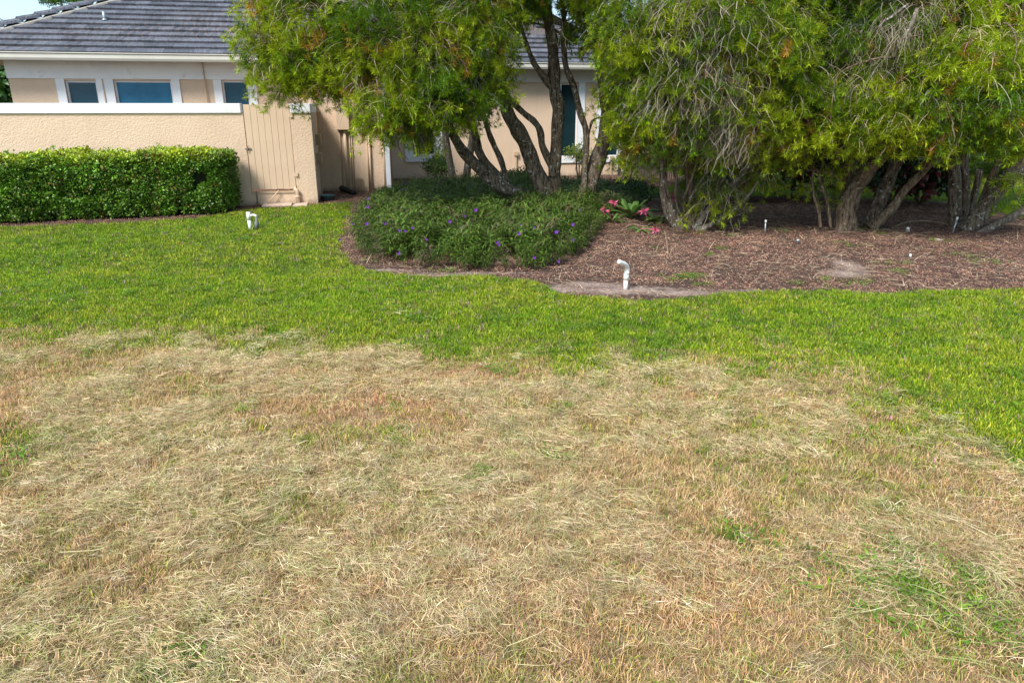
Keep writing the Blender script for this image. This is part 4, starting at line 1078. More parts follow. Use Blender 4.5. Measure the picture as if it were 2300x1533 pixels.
bl1 = [(600, 60, 13.4, .55, .7, .55, 1), (650, 130, 13.3, .55, .7, .45, 1), (700, 60, 13.2, .7, .9, .6, 1), (720, 150, 13.2, .55, .6, .45, 1.0), (780, 120, 12.9, .6, .8, .7, 1), (610, 175, 13.5, .28, .3, .35, .9), (700, 170, 13.2, .5, .4, .22, .8), (770, 165, 13.0, .3, .3, .25, .8), (652, 200, 13.3, .1, .15, .2, .6),
       (850, 40, 12.6, .8, .9, .7, 1), (860, 170, 12.2, .55, .6, .6, 1.1), (880, 240, 12.0, .5, .5, .38, 1.1), (950, 120, 12.4, .7, .8, .7, 1), (960, 210, 12.1, .55, .5, .5, 1.1), (1010, 235, 12.3, .42, .4, .28, 1), (1040, 180, 12.5, .6, .6, .6, 1), (1060, 60, 12.8, .7, .8, .6, 1), (1085, 190, 12.9, .3, .3, .3, 1), (838, 285, 12.0, .12, .12, .16, .8), (920, 280, 12.0, .3, .3, .2, .8), (1040, 235, 12.4, .3, .25, .15, .9), (950, 315, 12.1, .1, .1, .15, .6), (895, 300, 12.0, .12, .12, .15, .6),
       (1100, 110, 13.2, .3, .5, .5, .6), (1140, 0, 13.3, .5, .7, .3, .9), (1250, -20, 13.6, .6, .8, .22, .7), (1350, 0, 13.5, .55, .8, .25, .9), (1350, 70, 13.6, .25, .3, .25, .5), (1390, 90, 13.4, .4, .5, .4, .9), (1410, 180, 13.3, .32, .3, .3, .8), (1395, 140, 13.2, .25, .25, .3, .7), (1330, 45, 13.9, .5, .4, .3, .8), (1440, 250, 13.6, .4, .3, .4, .9), (1385, 215, 13.5, .25, .25, .3, .7), (1365, 110, 13.7, .3, .3, .25, .7), (1300, 75, 15.2, .5, .3, .22, .5), (1450, 340, 13.4, .35, .3, .3, .8), (1400, 345, 14.2, .25, .25, .2, .6), (1402, 260, 13.9, .2, .2, .25, .6), (1425, 305, 13.8, .28, .25, .22, .6), (1300, 320, 15.0, .28, .3, .2, .0),
       (-2.6, 13.4, 4.7, 1.6, 1.5, .8, .9), (-.6, 13.6, 4.9, 1.7, 1.5, .9, .9), (1.3, 14.0, 4.8, 1.5, 1.5, .8, .9), (-4.0, 14.0, 4.2, .9, 1.0, .6, .9), (0, 15.3, 4.6, 2.5, 1.2, .9, .9), (-.5, 14.0, 6.0, 2.8, 1.8, .9, .8), (2.4, 14.6, 5.3, 1.6, 1.3, 1.0, .9), (.8, 12.6, 4.9, 1.8, 1.0, .7, .9)]  # unseen upper crown, enlarged to shade the house wall and the bed
br1 = [(860, 240, 12.0, .35, .2, .4, 1.2), (960, 250, 12.0, .4, .3, .4, 1.0), (900, 100, 12.2, .6, .3, .5, .8), (1060, 200, 12.4, .5, .3, .5, .8), (700, 120, 13.0, .8, .3, .7, .7), (780, 215, 12.8, .3, .2, .35, .9), (1300, 60, 13.6, .9, .5, .4, .6), (940, 320, 12.1, .3, .2, .25, .7)]
bottlebrush('bottlebrush_tree', 'many-trunked weeping tree in the flower bed with a curtain of foliage to its left', G(1262, 488), T1, bl1, br1, seed=1)
T2 = [
 ('trunk', [(1535, 518, 12.3), (1508, 478, 12.3), (1491, 440, 12.3), (1489, 400, 12.3), (1490, 355, 12.3), (1487, 290, 12.3), (1475, 200, 12.2), (1450, 100, 12.1)], [40, 26, 16, 14, 14, 13, 11, 7], 'bark'),
 ('trunk', [(1552, 520, 12.35), (1550, 470, 12.4), (1552, 434, 12.4), (1546, 375, 12.4), (1548, 310, 12.4), (1560, 220, 12.4), (1580, 100, 12.4)], [42, 22, 16, 14, 13, 12, 8], 'bark_brown'),
 ('branch', [(1560, 515, 12.2), (1600, 460, 12.1), (1650, 410, 12.0), (1700, 340, 12.0), (1730, 250, 12.1)], [16, 9, 8, 7, 5], 'bark_grey'),
 ('branch', [(1562, 520, 12.1), (1625, 490, 12.0), (1680, 440, 11.9), (1700, 410, 11.9)], [14, 7, 6, 4], 'bark_grey'),
 ('branch', [(1556, 515, 12.3), (1610, 430, 12.3), (1640, 350, 12.4), (1655, 260, 12.4)], [10, 7, 6, 5], 'bark_grey'),
 ('branch', [(1560, 515, 12.2), (1590, 440, 12.2), (1600, 370, 12.2), (1605, 300, 12.2)], [9, 6, 6, 5], 'bark_grey'),
 ('branch', [(1548, 480, 12.4), (1525, 420, 12.5), (1512, 360, 12.5), (1520, 280, 12.5)], [9, 7, 6, 5], 'bark_grey'),
]
for i_ in range(7):
    xx_ = 1500 + i_ * 32 + random.uniform(-8, 8); T2.append(('branch', [(1550 + (xx_ - 1600) * .12, 514, 12.3), (1555 + (xx_ - 1600) * .5, 450, 12.25), (xx_ - 5, 390, 12.2), (xx_ + random.uniform(-12, 12), 320, 12.2), (xx_ + random.uniform(-20, 20), 250, 12.1)], [7, 5, 4.5, 4, 3], 'bark' if i_ % 2 else 'bark_brown'))
bl2 = [(1430, 60, 11.9, .6, .7, .7, 1), (1450, 160, 11.7, .5, .5, .5, .9), (1440, 240, 11.7, .42, .4, .4, .8), (1490, 280, 11.6, .42, .4, .35, .9), (1540, 60, 11.5, .7, .7, .7, .9), (1550, 180, 11.3, .5, .5, .5, .7), (1580, 270, 11.4, .5, .4, .4, .9), (1640, 60, 11.4, .7, .7, .7, .9), (1650, 180, 11.3, .6, .5, .5, .9), (1690, 280, 11.4, .5, .45, .4, 1), (1740, 100, 11.5, .7, .7, .8, 1), (1760, 230, 11.5, .6, .5, .5, 1), (1750, 310, 11.6, .4, .4, .3, .9),
       (1650, 380, 12.3, .6, .35, .4, .6), (1600, 450, 12.0, .35, .3, .25, .4), (1720, 370, 12.4, .5, .3, .3, .6), (1570, 400, 12.6, .4, .3, .35, .5), (1440, 330, 12.2, .28, .25, .3, .5), (1570, 330, 12, .4, .4, .25, .8),
       (3.0, 12.4, 4.6, 1.4, 1.3, .9, .9), (4.8, 12.6, 4.7, 1.4, 1.4, .9, .9), (4.0, 13.6, 4.0, 2.0, .8, 1.2, .8), (3.7, 14.0, 2.6, 1.6, .5, .9, .5), (4.2, 12.6, 6.0, 2.2, 1.6, .9, .8)]  # foliage above and behind, added to deepen the shade under this tree
br2 = [(1540, 40, 11.1, .7, .5, .8, 1.3), (1560, 180, 11.1, .7, .5, .6, 1.7), (1640, 120, 11.1, .6, .5, .8, 1.3), (1500, 200, 11.3, .5, .4, .6, 1.1), (1600, 275, 11.2, .6, .4, .4, 1.3), (1660, 250, 11.1, .5, .3, .6, 1.3), (1740, 150, 11.2, .4, .3, .6, .8), (1620, 420, 12.0, .5, .3, .4, .8)]
bottlebrush('bottlebrush_tree', 'thin-stemmed weeping tree hung with pale bare twigs, behind the white riser pipe', G(1548, 512), T2, bl2, br2, seed=2)
T3 = [
 ('trunk', [(1897, 524, 12.2), (1899, 495, 12.2), (1901, 466, 12.2), (1926, 416, 12.2), (1954, 380, 12.15), (1979, 351, 12.1), (2010, 300, 12), (2030, 200, 11.9), (2045, 80, 11.9)], [50, 42, 38, 32, 26, 22, 18, 14, 9], 'bark_brown'),
 ('trunk', [(1903, 505, 12.4), (1900, 430, 12.5), (1908, 360, 12.5), (1906, 300, 12.5), (1890, 180, 12.5)], [30, 26, 22, 18, 10], 'bark_brown'),
 ('trunk', [(1950, 512, 12.6), (1975, 460, 12.6), (1992, 415, 12.6), (2006, 380, 12.6), (2032, 330, 12.6), (2060, 230, 12.5)], [30, 26, 25, 22, 18, 12], 'bark'),
 ('trunk', [(1955, 512, 12.3), (2001, 470, 12.25), (2033, 427, 12.2), (2073, 387, 12.1), (2123, 330, 12.0), (2170, 250, 11.9)], [30, 18, 16, 14, 10, 7], 'bark_brown'),
 ('branch', [(2060, 400, 12.15), (2082, 365, 12.1), (2098, 330, 12.1), (2105, 280, 12.1)], [12, 11, 9, 7], 'bark_brown'),
 ('branch', [(1843, 512, 12.1), (1838, 470, 12.1), (1826, 430, 12.15), (1828, 350, 12.2)], [7, 6, 5, 4], 'bark_brown'),
 ('branch', [(1866, 512, 12.1), (1862, 480, 12.1), (1853, 440, 12.1), (1835, 380, 12.2)], [7, 6, 5, 4], 'bark_brown'),
 ('branch', [(2060, 20, 11.2), (2045, 60, 11.1), (2018, 100, 11.0), (2008, 130, 11.0)], [7, 7, 6, 4], 'bark_grey'),
 ('branch', [(2040, 10, 11.2), (2000, 40, 11.1), (1978, 58, 11.0), (1995, 95, 11)], [5, 5, 4, 3], 'bark_grey'),
]
bl3 = [(1840, 60, 12.2, .5, .5, .6, .7), (1850, 180, 12.3, .5, .5, .5, .7), (1830, 290, 11.9, .4, .4, .35, .9), (1900, 130, 11.9, .5, .5, .5, .8), (1930, 220, 11.4, .6, .5, .45, 1), (1890, 300, 11.3, .45, .4, .3, 1), (1980, 280, 11.2, .55, .5, .35, 1.1), (1990, 180, 11.4, .5, .5, .4, .9), (2060, 230, 11.0, .6, .55, .45, 1.1), (2080, 140, 11.2, .5, .5, .4, .9), (2060, 310, 11.0, .5, .4, .2, 1), (1960, 60, 12.0, .7, .6, .5, .6), (2060, 60, 12.2, .7, .6, .5, .6), (1840, 400, 12.4, .3, .25, .35, .5),
       (6.2, 12.4, 4.6, 1.6, 1.4, .9, .9), (7.6, 12.8, 4.5, 1.4, 1.4, 1.0, .9), (6.8, 14.2, 3.6, 2.2, .8, 1.2, .8), (7.4, 12.8, 5.9, 2.4, 1.6, .9, .8)]  # crown carried on above the view to keep sun off the ground
br3 = [(1990, 90, 11.0, .5, .3, .4, 1.4), (2080, 30, 11.2, .6, .3, .35, 1.2), (1960, 190, 11.0, .5, .2, .3, .8), (1850, 130, 11.6, .5, .3, .6, .9), (2080, 180, 10.9, .4, .2, .3, .7)]
bottlebrush('bottlebrush_tree', 'weeping tree with a thick shaggy brown trunk flaring beside a low sand mound', G(1897, 516), T3, bl3, br3, seed=3)
T4 = [
 ('trunk', [(2146, 512, 12.6), (2144, 423, 12.6), (2143, 344, 12.6), (2150, 240, 12.6)], [28, 22, 21, 16], 'bark'),
 ('trunk', [(2160, 512, 12.7), (2170, 423, 12.7), (2166, 351, 12.7), (2180, 250, 12.7)], [18, 15, 13, 10], 'bark'),
 ('trunk', [(2168, 522, 12.2), (2186, 500, 12.2), (2216, 463, 12.2), (2250, 415, 12.15), (2302, 365, 12.1), (2360, 290, 12)], [44, 36, 33, 31, 28, 20], 'bark'),
 ('trunk', [(2175, 512, 12.4), (2200, 463, 12.4), (2225, 405, 12.4), (2250, 344, 12.4), (2265, 270, 12.4)], [16, 13, 13, 11, 8], 'bark_brown'),
 ('branch', [(2190, 530, 12.0), (2241, 502, 11.9), (2299, 473, 11.8), (2350, 440, 11.8)], [18, 15, 13, 10], 'bark_grey'),
 ('branch', [(2150, 505, 12.9), (2185, 450, 12.9), (2200, 380, 12.9)], [16, 14, 12], 'bark'),
]
bl4 = [(2140, 130, 10.9, .45, .5, .4, 1.1), (2150, 220, 10.8, .6, .5, .4, 1.2), (2160, 300, 10.8, .5, .45, .25, 1.1), (2220, 120, 10.7, .5, .5, .4, 1.1), (2240, 220, 10.6, .5, .5, .4, 1.2), (2250, 290, 10.7, .4, .4, .25, 1), (2300, 160, 10.7, .4, .5, .5, 1.1), (2160, 30, 11.8, .6, .6, .5, .6), (2270, 40, 11.6, .6, .6, .5, .7), (2310, 290, 11.2, .3, .3, .3, .8), (2290, 420, 11.6, .12, .2, .35, .5),
       (9.2, 12.6, 4.3, 1.6, 1.5, 1.0, .9), (9.0, 11.5, 3.7, 1.3, 1.0, .7, .9), (9.0, 14.0, 3.5, 2.0, .8, 1.2, .8)]  # unseen upper and back foliage, added for shade below
br4 = [(2150, 250, 10.5, .5, .2, .3, .7), (2250, 190, 10.3, .3, .2, .4, .5)]
bottlebrush('bottlebrush_tree', 'rightmost weeping tree with several leaning dark trunks and glossy yellow-green tips', G(2170, 516), T4, bl4, br4, seed=4, bright=1.15)
# two slim pale trunks near the wall, behind the main tree
sm = empty('slim_tree', G(1030, 425), 0, 'slim pale-barked tree close to the house wall, left of the main trunks', 'tree')
for pth, wd_ in (([(1022, 425, 17.5), (1012, 370, 17.5), (1003, 320, 17.5), (995, 260, 17.4), (985, 160, 17.3)], [20, 16, 15, 13, 9]), ([(1045, 422, 17.6), (1050, 380, 17.6), (1058, 330, 17.6), (1066, 260, 17.6), (1070, 160, 17.5)], [22, 18, 16, 13, 9])):
    sp_, sr_ = smoothpath([P(*q) for q in pth], [w_ * .5 * 17.5 / 1.02 / 1600 for w_ in wd_]); MB().tube(sp_, sr_, 12, wob=.1).build('trunk', M['bark_grey'], sm, smooth=True)
q = cloud([((-1.6, 17.0, 3.6), 1.0, .8, .6, 1), ((-.8, 17.0, 4.0), 1.0, .8, .6, 1)], 30, .4, 9)[:, :3]; n = len(q)
scatter('crown', spray_p, q, zrot(n, .2), rng.uniform(.8, 1.3, n), foliage_tint(q, 109), parent=sm, kind='stuff')

# ================================================================== SHRUBS
sprig_p = [leafclump('small_sprig', 12, .07, .05, .024, M['leaf'], .4) for _ in range(5)]
broad_p = [leafclump('broad_leaves', 9, .14, .16, .075, M['gloss'], .2, .1) for _ in range(5)]
big_p = [leafclump('tree_leaves', 16, .28, .17, .07, M['leaf'], .1, .1) for _ in range(5)]
def shrub(name, label, base, r_, hz, pr, col, cnt, cat='shrub', stems=5, group=None, z0=.25, scl=1.0, var=.3, alt=None, shell=.35, bark='bark_brown'):
    t = empty(name, base, 0, label, cat, group); base = Vector(base)
    for i in range(stems):
        a = random.uniform(0, 6.28); e = base + Vector((math.cos(a) * r_ * .45, math.sin(a) * r_ * .45, hz * random.uniform(.55, .85)))
        mid = base.lerp(e, .5) + Vector((random.gauss(0, r_ * .06), random.gauss(0, r_ * .06), 0)); rr = .012 + .008 * hz
        MB().tube([base + Vector((math.cos(a) * .03, math.sin(a) * .03, 0)), mid, e], [rr, rr * .7, rr * .3], 7).build('stem', M[bark], t, smooth=True)
    n = cnt; v = rng.normal(size=(n, 3)); v /= np.linalg.norm(v, axis=1)[:, None]; rad = shell + (1 - shell) * rng.random(n) ** .5
    lump = 1 + .25 * (vnoise(v[:, 0] * 2 + 5, v[:, 2] * 2 + v[:, 1], .6, len(name)) - .5) * 2
    q = v * (rad * lump)[:, None] * np.array([r_, r_, (hz - z0) / 2]) + np.array([base.x, base.y, z0 + (hz - z0) / 2])
    q = q[q[:, 2] > .05]; n = len(q)
    c = np.array(col) * rng.uniform(1 - var, 1 + var, (n, 1)) * (.7 + .6 * fnoise(q[:, 0] + q[:, 1], q[:, 2], .4, 5)[:, None])
    if alt is not None: c = np.where(rng.random((n, 1)) < alt[0], np.array(alt[1]) * rng.uniform(.5, 1.3, (n, 1)), c)
    scatter('foliage', pr, q, rng.normal(0, .5, (n, 3)) + np.stack([np.zeros(n), np.zeros(n), rng.uniform(0, 6.28, n)], 1), rng.uniform(.7, 1.3, n) * scl, c, parent=t, kind='stuff')
    return t
shrub('shrub', 'small airy light green shrub under the tall back window', G(1300, 408), .42, 1.05, sprig_p, (.19, .26, .03), 150, z0=.45, stems=9, shell=.05)
shrub('shrub', 'dark leafy shrub against the wall beside the small back window', G(985, 415), .4, .75, sprig_p, (.05, .10, .02), 240, stems=7)
shrub('shrub', 'low dark shrub between the leaning trunk and the back wall', G(1170, 425), .75, .5, sprig_p, (.035, .08, .015), 420, z0=.0)
shrub('shrub', 'dark shrub at the foot of the right leaning trunk', G(1400, 455), .75, .5, sprig_p, (.035, .08, .015), 500, z0=.0)
shrub('shrub', 'small twisted shrub in front of the picket fence', G(1410, 415), .5, 1.5, sprig_p, (.06, .12, .02), 300, z0=.8, stems=4)
for px, Y, hz, lab in ((1560, 19.5, 2.3, 'red and green broad-leaved shrub behind the twig-hung tree'), (1690, 19.0, 2.2, 'dark red-tinged shrub between the twig-hung tree and the shaggy trunk'), (2010, 15.3, 1.9, 'dark red-leaved shrub seen between the shaggy trunk and its neighbour'), (2075, 15.6, 1.7, 'low dark red-leaved shrub beside the back lawn'), (1790, 16.5, 2.3, 'dark shrub left of the shaggy trunk'), (1620, 16.6, 2.0, 'dark leafy shrub behind the tangle of thin stems'), (1870, 18.5, 2.2, 'dark red-tinged shrub directly behind the shaggy trunk')):
    g0 = P(px, 400, Y); shrub('red_leaved_shrub', lab, (g0.x, Y, 0), .9, hz, broad_p, (.03, .06, .02), 330, group='red-leaved shrubs behind the trees', stems=6, alt=(.35, (.13, .018, .02)))
# tall dark trees closing the view
for i, (xx, yy, r_, hz, lab) in enumerate(((8.2, 27, 2.6, 6.5, 'dark tree behind the picket fence'), (12.5, 26, 3.2, 7, 'big dark tree behind the shaggy trunk'), (17.5, 25, 3.2, 7, 'big dark tree behind the back lawn'), (22.5, 24, 3.2, 7, 'dark tree at the far right of the back lawn'), (15.0, 20.5, 2.0, 5.5, 'bushy dark tree over the right back lawn'), (10.2, 19.5, 1.5, 4.4, 'bushy dark tree between the red-leaved shrubs'))):
    shrub('background_tree', lab, (xx, yy, 0), r_, hz, big_p, (.03, .065, .015), 2600, cat='tree', z0=.8, scl=1.5, stems=4, group='dark trees closing the view', shell=.3)

# ---- neighbours seen past the left corner
nb = empty('neighbour_house', P(-120, 220, 34).to_2d().to_3d(), 0, 'neighbouring house with a grey roof past the left corner', 'house')
c0 = nb.location
MB().box(c0.x - 5, c0.x + 3.2, 34, 42, 0, 2.5).build('wall', M['stucco'], nb)
m_ = MB(); m_.add([Vector((c0.x - 6, 33.2, 2.5)), Vector((c0.x + 4, 33.2, 2.5)), Vector((c0.x + 1, 37, 4.1)), Vector((c0.x - 4, 37, 4.1)), Vector((c0.x + 4, 43, 2.5)), Vector((c0.x - 6, 43, 2.5))], [(0, 1, 2, 3), (1, 4, 2), (4, 5, 3, 2), (5, 0, 3), (0, 5, 4, 1)])
m_.build('roof', M['tile'], nb)
g0 = P(4, 200, 26); shrub('broad_leaf_plant', 'broad-leaved green plant between the two houses at the left edge', (g0.x - .2, 26, 0), 1.0, 3.3, broad_p, (.05, .12, .02), 500, z0=.8, scl=1.8, cat='plant')
# pine crown showing over the roof
pn = empty('pine_tree', P(140, 20, 42).to_2d().to_3d(), 0, 'pine tree whose green top shows above the roof hip', 'tree')
pb = Vector((pn.location.x, 42, 0)); zt_ = P(140, 5, 42).z
MB().tube([pb, pb + Vector((.1, 0, zt_ * .6)), pb + Vector((0, 0, zt_ + .4))], [.2, .13, .04], 8).build('trunk', M['bark_brown'], pn, smooth=True)
q = cloud([((pb.x + dx, 42, zt_ + dz), rx, .8, rz, 1) for dx, dz, rx, rz in ((-.5, .1, .7, .25), (.7, .2, .8, .3), (0, .8, .9, .4), (1.2, -.1, .5, .2), (-.9, 1.2, .6, .3), (.4, 1.6, .7, .3))], 40, .2, 77)[:, :3]; n = len(q)
scatter('crown', sprig_p, q, zrot(n, .5), rng.uniform(1.4, 2.4, n), np.array([.10, .20, .02]) * rng.uniform(.6, 1.3, (n, 1)), parent=pn, kind='stuff')
# palm at the left edge
pl_ = empty('palm_tree', (P(-60, 60, 32).x, 32, 0), 0, 'palm whose dark frond tip pokes in at the upper left edge', 'tree')
pb = Vector(pl_.location); ptop = P(-60, 50, 32)
MB().tube([pb, Vector((ptop.x, 32, ptop.z))], [.16, .1], 10).build('trunk', M['bark_grey'], pl_, smooth=True)
for i in range(12):
    a = i * .5236 + .1; fm = MB(); prev = Vector((ptop.x, 32, ptop.z)); d = Vector((math.cos(a), math.sin(a), .7)).normalized()
    for s_ in range(9):
        nxt = prev + d * .16; sd_ = Vector((-math.sin(a), math.cos(a), 0))
        for sg_ in (-1, 1):
            e = nxt + sd_ * sg_ * .42 * math.sin((s_ + 1.5) / 11 * math.pi) + d * .25 + Vector((0, 0, -.12))
            fm.add([nxt, nxt + d * .035, e], [(0, 1, 2)])
        fm.add([prev - sd_ * .012, prev + sd_ * .012, nxt + sd_ * .01, nxt - sd_ * .01], [(0, 1, 2, 3)])
        prev = nxt; d = (d + Vector((0, 0, -.16))).normalized()
    fm.build('frond', surface('palm_green', (.03, .07, .02), (.05, .10, .03), 4, .6) if i == 0 else bpy.data.materials['palm_green'], pl_)

# ================================================================== BROMELIADS
M['brom'] = surface('bromeliad_leaf', (.08, .17, .03), (.14, .25, .05), 6, .6, stretch=(1, 1, 4))
M['brom_y'] = surface('bromeliad_leaf_yellowish', (.13, .19, .03), (.18, .22, .05), 6, .45)
def bromeliad(base, label, nleaf, L_, wd_, mat, flowers=(), el0=.9):
    t = empty('bromeliad', base, 0, label, 'plant', 'bromeliads beside the flower bed')
    for i in range(nleaf):
        a = i * 2.4 + random.uniform(-.2, .2); el = el0 - .5 * (i / nleaf) + random.gauss(0, .1); d = Vector((math.cos(a) * math.cos(el), math.sin(a) * math.cos(el), math.sin(el)))
        sd_ = Vector((-math.sin(a), math.cos(a), 0)); p_ = Vector(base) + Vector((math.cos(a), math.sin(a), 0)) * .02; m_ = MB(); vs = []; n_ = 7
        ln = L_ * random.uniform(.75, 1.15)
        for k_ in range(n_):
            w_ = wd_ * (.7 + .5 * math.sin(k_ / (n_ - 1) * math.pi * .8)) * (1 if k_ < n_ - 1 else .1); fold = Vector((0, 0, w_ * .25))
            vs += [p_ - sd_ * w_ / 2 + fold, p_ + Vector((0, 0, 0)), p_ + sd_ * w_ / 2 + fold]
            p_ = p_ + d * ln / n_; d = (d + Vector((0, 0, -.13))).normalized()
        fs = []
        for k_ in range(n_ - 1):
            for c_ in (0, 1): fs.append((3 * k_ + c_, 3 * k_ + c_ + 1, 3 * k_ + c_ + 4, 3 * k_ + c_ + 3))
        m_.add(vs, fs); o_ = m_.build('leaf', mat, t, smooth=True); sm_ = o_.modifiers.new('thickness', 'SOLIDIFY'); sm_.thickness = .004
    for f in flowers:
        c = Vector(f); b_ = Vector(base); m_ = MB()
        m_.tube([b_ + Vector((0, 0, .05)), b_.lerp(c, .5) + Vector((0, 0, .04)), c], [.008, .007, .006], 6)
        m_.build('stalk', M['petal_pink'], t)
        m_ = MB()
        for k_ in range(34):
            v = Vector((random.gauss(0, 1), random.gauss(0, 1), random.gauss(.3, .8))).normalized(); s_ = v.orthogonal().normalized(); l_ = random.uniform(.06, .11)
            m_.add([c, c + v * l_ * .5 - s_ * .011, c + v * l_, c + v * l_ * .5 + s_ * .011], [(0, 1, 2, 3)])
        m_.build('flower_head', M['petal_pink'], t)
    return t
bY = 12.9
bromeliad(G(1418, 492), 'large arching green bromeliad among pink flower heads', 20, .58, .10, M['brom'], [P(1379, 456, bY), P(1446, 474, bY - .5)], 1.1)
bromeliad(G(1474, 500), 'squat yellowish rosette bromeliad beside the thin stems', 22, .30, .085, M['brom_y'], [], .8)
bromeliad(G(1375, 500), 'dark bromeliad with a pink head at the edge of the flower bed', 11, .4, .045, M['brom'], [P(1359, 473, 12.9)], .9)
bromeliad(G(1500, 475), 'bromeliad with bright pink heads behind the thin-stemmed tree', 9, .3, .05, M['brom'], [P(1504, 444, 13.6), P(1518, 450, 13.6), P(1514, 438, 13.7)], .9)
bromeliad(G(1440, 520), 'low sprawling bromeliad with one pink bloom fallen forward onto the mulch', 12, .3, .05, M['brom'], [P(1472, 518, 11.7)], .6)

# ================================================================== SMALL THINGS
# white riser with a bent top
base = G(1405, 651)
t = empty('riser_pipe', base, 0, 'white plastic riser pipe with a bent top in the sandy mulch', 'pipe')
Yp = base.y
top = P(1408, 601, Yp); tip = P(1392, 588, Yp - .28); mid = P(1411, 594, Yp)
MB().tube([base - Vector((0, 0, .03)), P(1406, 622, Yp)], .026, 16).build('lower_pipe', M['pvc'], t, smooth=True)
MB().tube([P(1406, 628, Yp), P(1407, 614, Yp)], .031, 16).build('coupling', M['pvc'], t, smooth=True)
MB().tube([P(1407, 616, Yp), P(1408, 609, Yp)], .031, 16).build('coupling', M['pvc'], t, smooth=True)
pp, rr = smoothpath([P(1408, 612, Yp), P(1409, 601, Yp), P(1405, 594, Yp - .05), P(1397, 590, Yp - .10), P(1390, 587.5, Yp - .14)], [.025] * 5, 4)
MB().tube(pp, rr, 16).build('elbow', M['pvc'], t, smooth=True)
# riser on the lawn near the hedge
base = G(563, 515)
t = empty('irrigation_valve', base, 0, 'white riser with a side elbow and grey valve on the lawn by the hedge', 'pipe')
Yp = base.y
MB().tube([base - Vector((0, 0, .02)), P(559, 493, Yp)], .031, 16).build('lower_pipe', M['pvc'], t, smooth=True)
MB().tube([P(559, 494, Yp), P(557.5, 476, Yp)], .034, 16).build('cap', M['pvc'], t, smooth=True)
MB().tube([P(561, 484, Yp), P(569, 482.5, Yp), P(574, 484, Yp), P(576, 488, Yp)], [.015, .018, .02, .018], 12).build('elbow', M['pvc'], t, smooth=True)
MB().tube([P(576, 488, Yp), P(576, 497, Yp), P(576, 498, Yp), P(577, 514, Yp)], [.02, .022, .034, .037], 12).build('valve', M['greyplastic'], t, smooth=True)
MB().tube([P(557, 477, Yp), P(556, 472, Yp)], [.012, .006], 8).build('tip', surface('maroon_plastic', (.12, .02, .03), (.15, .03, .04), 5, .5), t)
def stake(px, py0, py1, lean, label, rad=.017):
    b_ = G(px, py1); tp = P(px + lean, py0, b_.y); t = empty('sprinkler_stake', b_, 0, label, 'sprinkler', 'slim sprinkler risers in the mulch')
    MB().tube([b_, b_.lerp(tp, .85)], rad * .7, 10).build('pipe', M['metal'], t, smooth=True); MB().tube([b_.lerp(tp, .83), tp], rad, 10).build('nozzle', M['pvc'], t, smooth=True)
stake(1718, 494, 527, 2, 'upright slim grey sprinkler riser between the two left trees')
stake(2139, 487, 525, 12, 'leaning slim sprinkler riser in front of the right trunks')
for px, py, lab in ((1791, 549, 'small dark sprinkler head poking from the open mulch'), (2038, 521, 'small pale dome sprinkler head between the two right trees'), (2044, 578, 'tiny white cap half buried in the mulch')):
    b_ = G(px, py); t = empty('pop_up_sprinkler', b_, 0, lab, 'sprinkler', 'small sprinkler heads in the mulch')
    k_ = .6 if px == 2044 else 1
    MB().tube([b_, b_ + Vector((0, 0, .05 * k_))], [.035 * k_, .032 * k_], 12).build('body', M['black'] if px == 1791 else M['metal'], t, smooth=True)
    MB().tube([b_ + Vector((0, 0, .05 * k_)), b_ + Vector((0, 0, .075 * k_)), b_ + Vector((0, 0, .085 * k_))], [.028 * k_, .024 * k_, .008], 12).build('cap', M['metal'] if px == 1791 else M['pvc'], t, smooth=True)
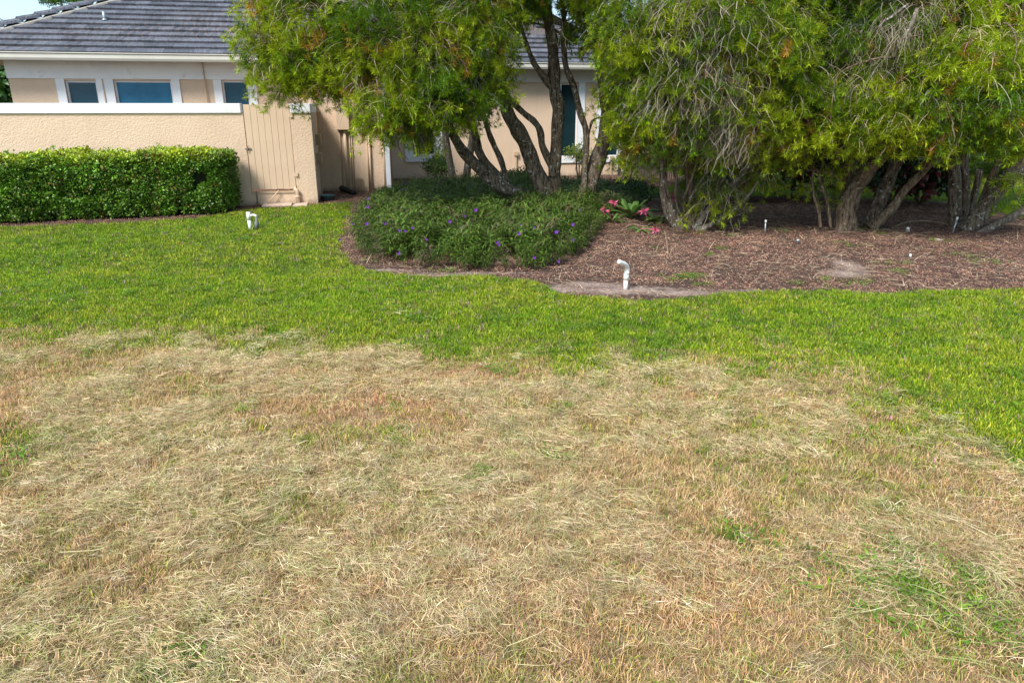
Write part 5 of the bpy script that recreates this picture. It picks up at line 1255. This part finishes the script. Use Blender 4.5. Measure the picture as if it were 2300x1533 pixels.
# teal bowl and black elbow by the meters
b_ = G(736, 449); t = empty('plant_saucer', b_, 0, 'faded teal plastic bowl on the mulch below the meter boxes', 'bowl')
vs = MB(); prof = [(.0, .02), (.12, .0), (.15, .10), (.165, .105), (.155, .115), (.135, .10), (.11, .025), (0, .025)]
rings = []
for i in range(24):
    a = i / 24 * 6.2832
    for r_, z_ in prof: vs.v.append(b_ + Vector((r_ * math.cos(a), r_ * math.sin(a), z_)))
k = len(prof)
for i in range(24):
    for j in range(k - 1):
        vs.f.append((i * k + j, ((i + 1) % 24) * k + j, ((i + 1) % 24) * k + j + 1, i * k + j + 1)); vs.m.append(0)
vs.build('bowl', M['teal'], t, smooth=True)
pp, rr = smoothpath([G(768, 431) + Vector((0, 0, .09)), G(780, 434) + Vector((0, 0, .07)), G(796, 438) + Vector((0, 0, .05))], [.07, .065, .05])
MB().tube(pp, rr, 12).build('drain_hose', M['black'], smooth=True, label='short fat black drain hose lying at the foot of the utility wall', cat='hose')
# sawn pipe / log end near the thin stems, fallen branches
pp = [G(1484, 503) + Vector((0, 0, .03)), G(1497, 490) + Vector((0, 0, .06))]
MB().tube(pp, [.03, .028], 12).build('sawn_branch', M['bark_grey'], smooth=True, label='short sawn grey branch leaning at the foot of the thin stems', cat='branch')
def fallen(pts_, rad, label):
    pp, rr = smoothpath([G(*q) + Vector((0, 0, .03)) for q in pts_], rad, 5); MB().tube(pp, rr, 8, wob=.1).build('fallen_branch', M['wood'], smooth=True, label=label, cat='branch', group='branches lying on the mulch')
fallen([(2130, 508), (2080, 500), (2040, 502), (2010, 512)], [.012, .02, .018, .008], 'thin curved dead branch between the two right trees')
fallen([(2310, 515), (2270, 508), (2230, 507)], [.03, .026, .018], 'thicker pale dead branch at the right edge behind the low limb')
fallen([(1395, 520), (1420, 508), (1450, 512), (1470, 500)], [.008, .012, .012, .008], 'pale stem lying in front of the bromeliads')
fallen([(1500, 575), (1497, 545), (1492, 520)], [.014, .012, .008], 'short pale stick pointing at the thin-stemmed tree')
fallen([(1600, 598), (1625, 598), (1645, 606)], [.006, .008, .005], 'small curved pale stick on the open mulch behind the riser pipe')
fallen([(2190, 555), (2215, 560), (2235, 563)], [.007, .009, .005], 'small pale stick on the mulch below the rightmost tree')
b_ = G(2110, 541); MB().tube([b_ + Vector((-.06, 0, .012)), b_ + Vector((.06, .01, .016))], [.03, .008], 7).build('dead_leaf', M['slab'], label='curled pale dead leaf on the mulch near the leaning riser', cat='leaf')
print('tiles', len(near), len(rest))
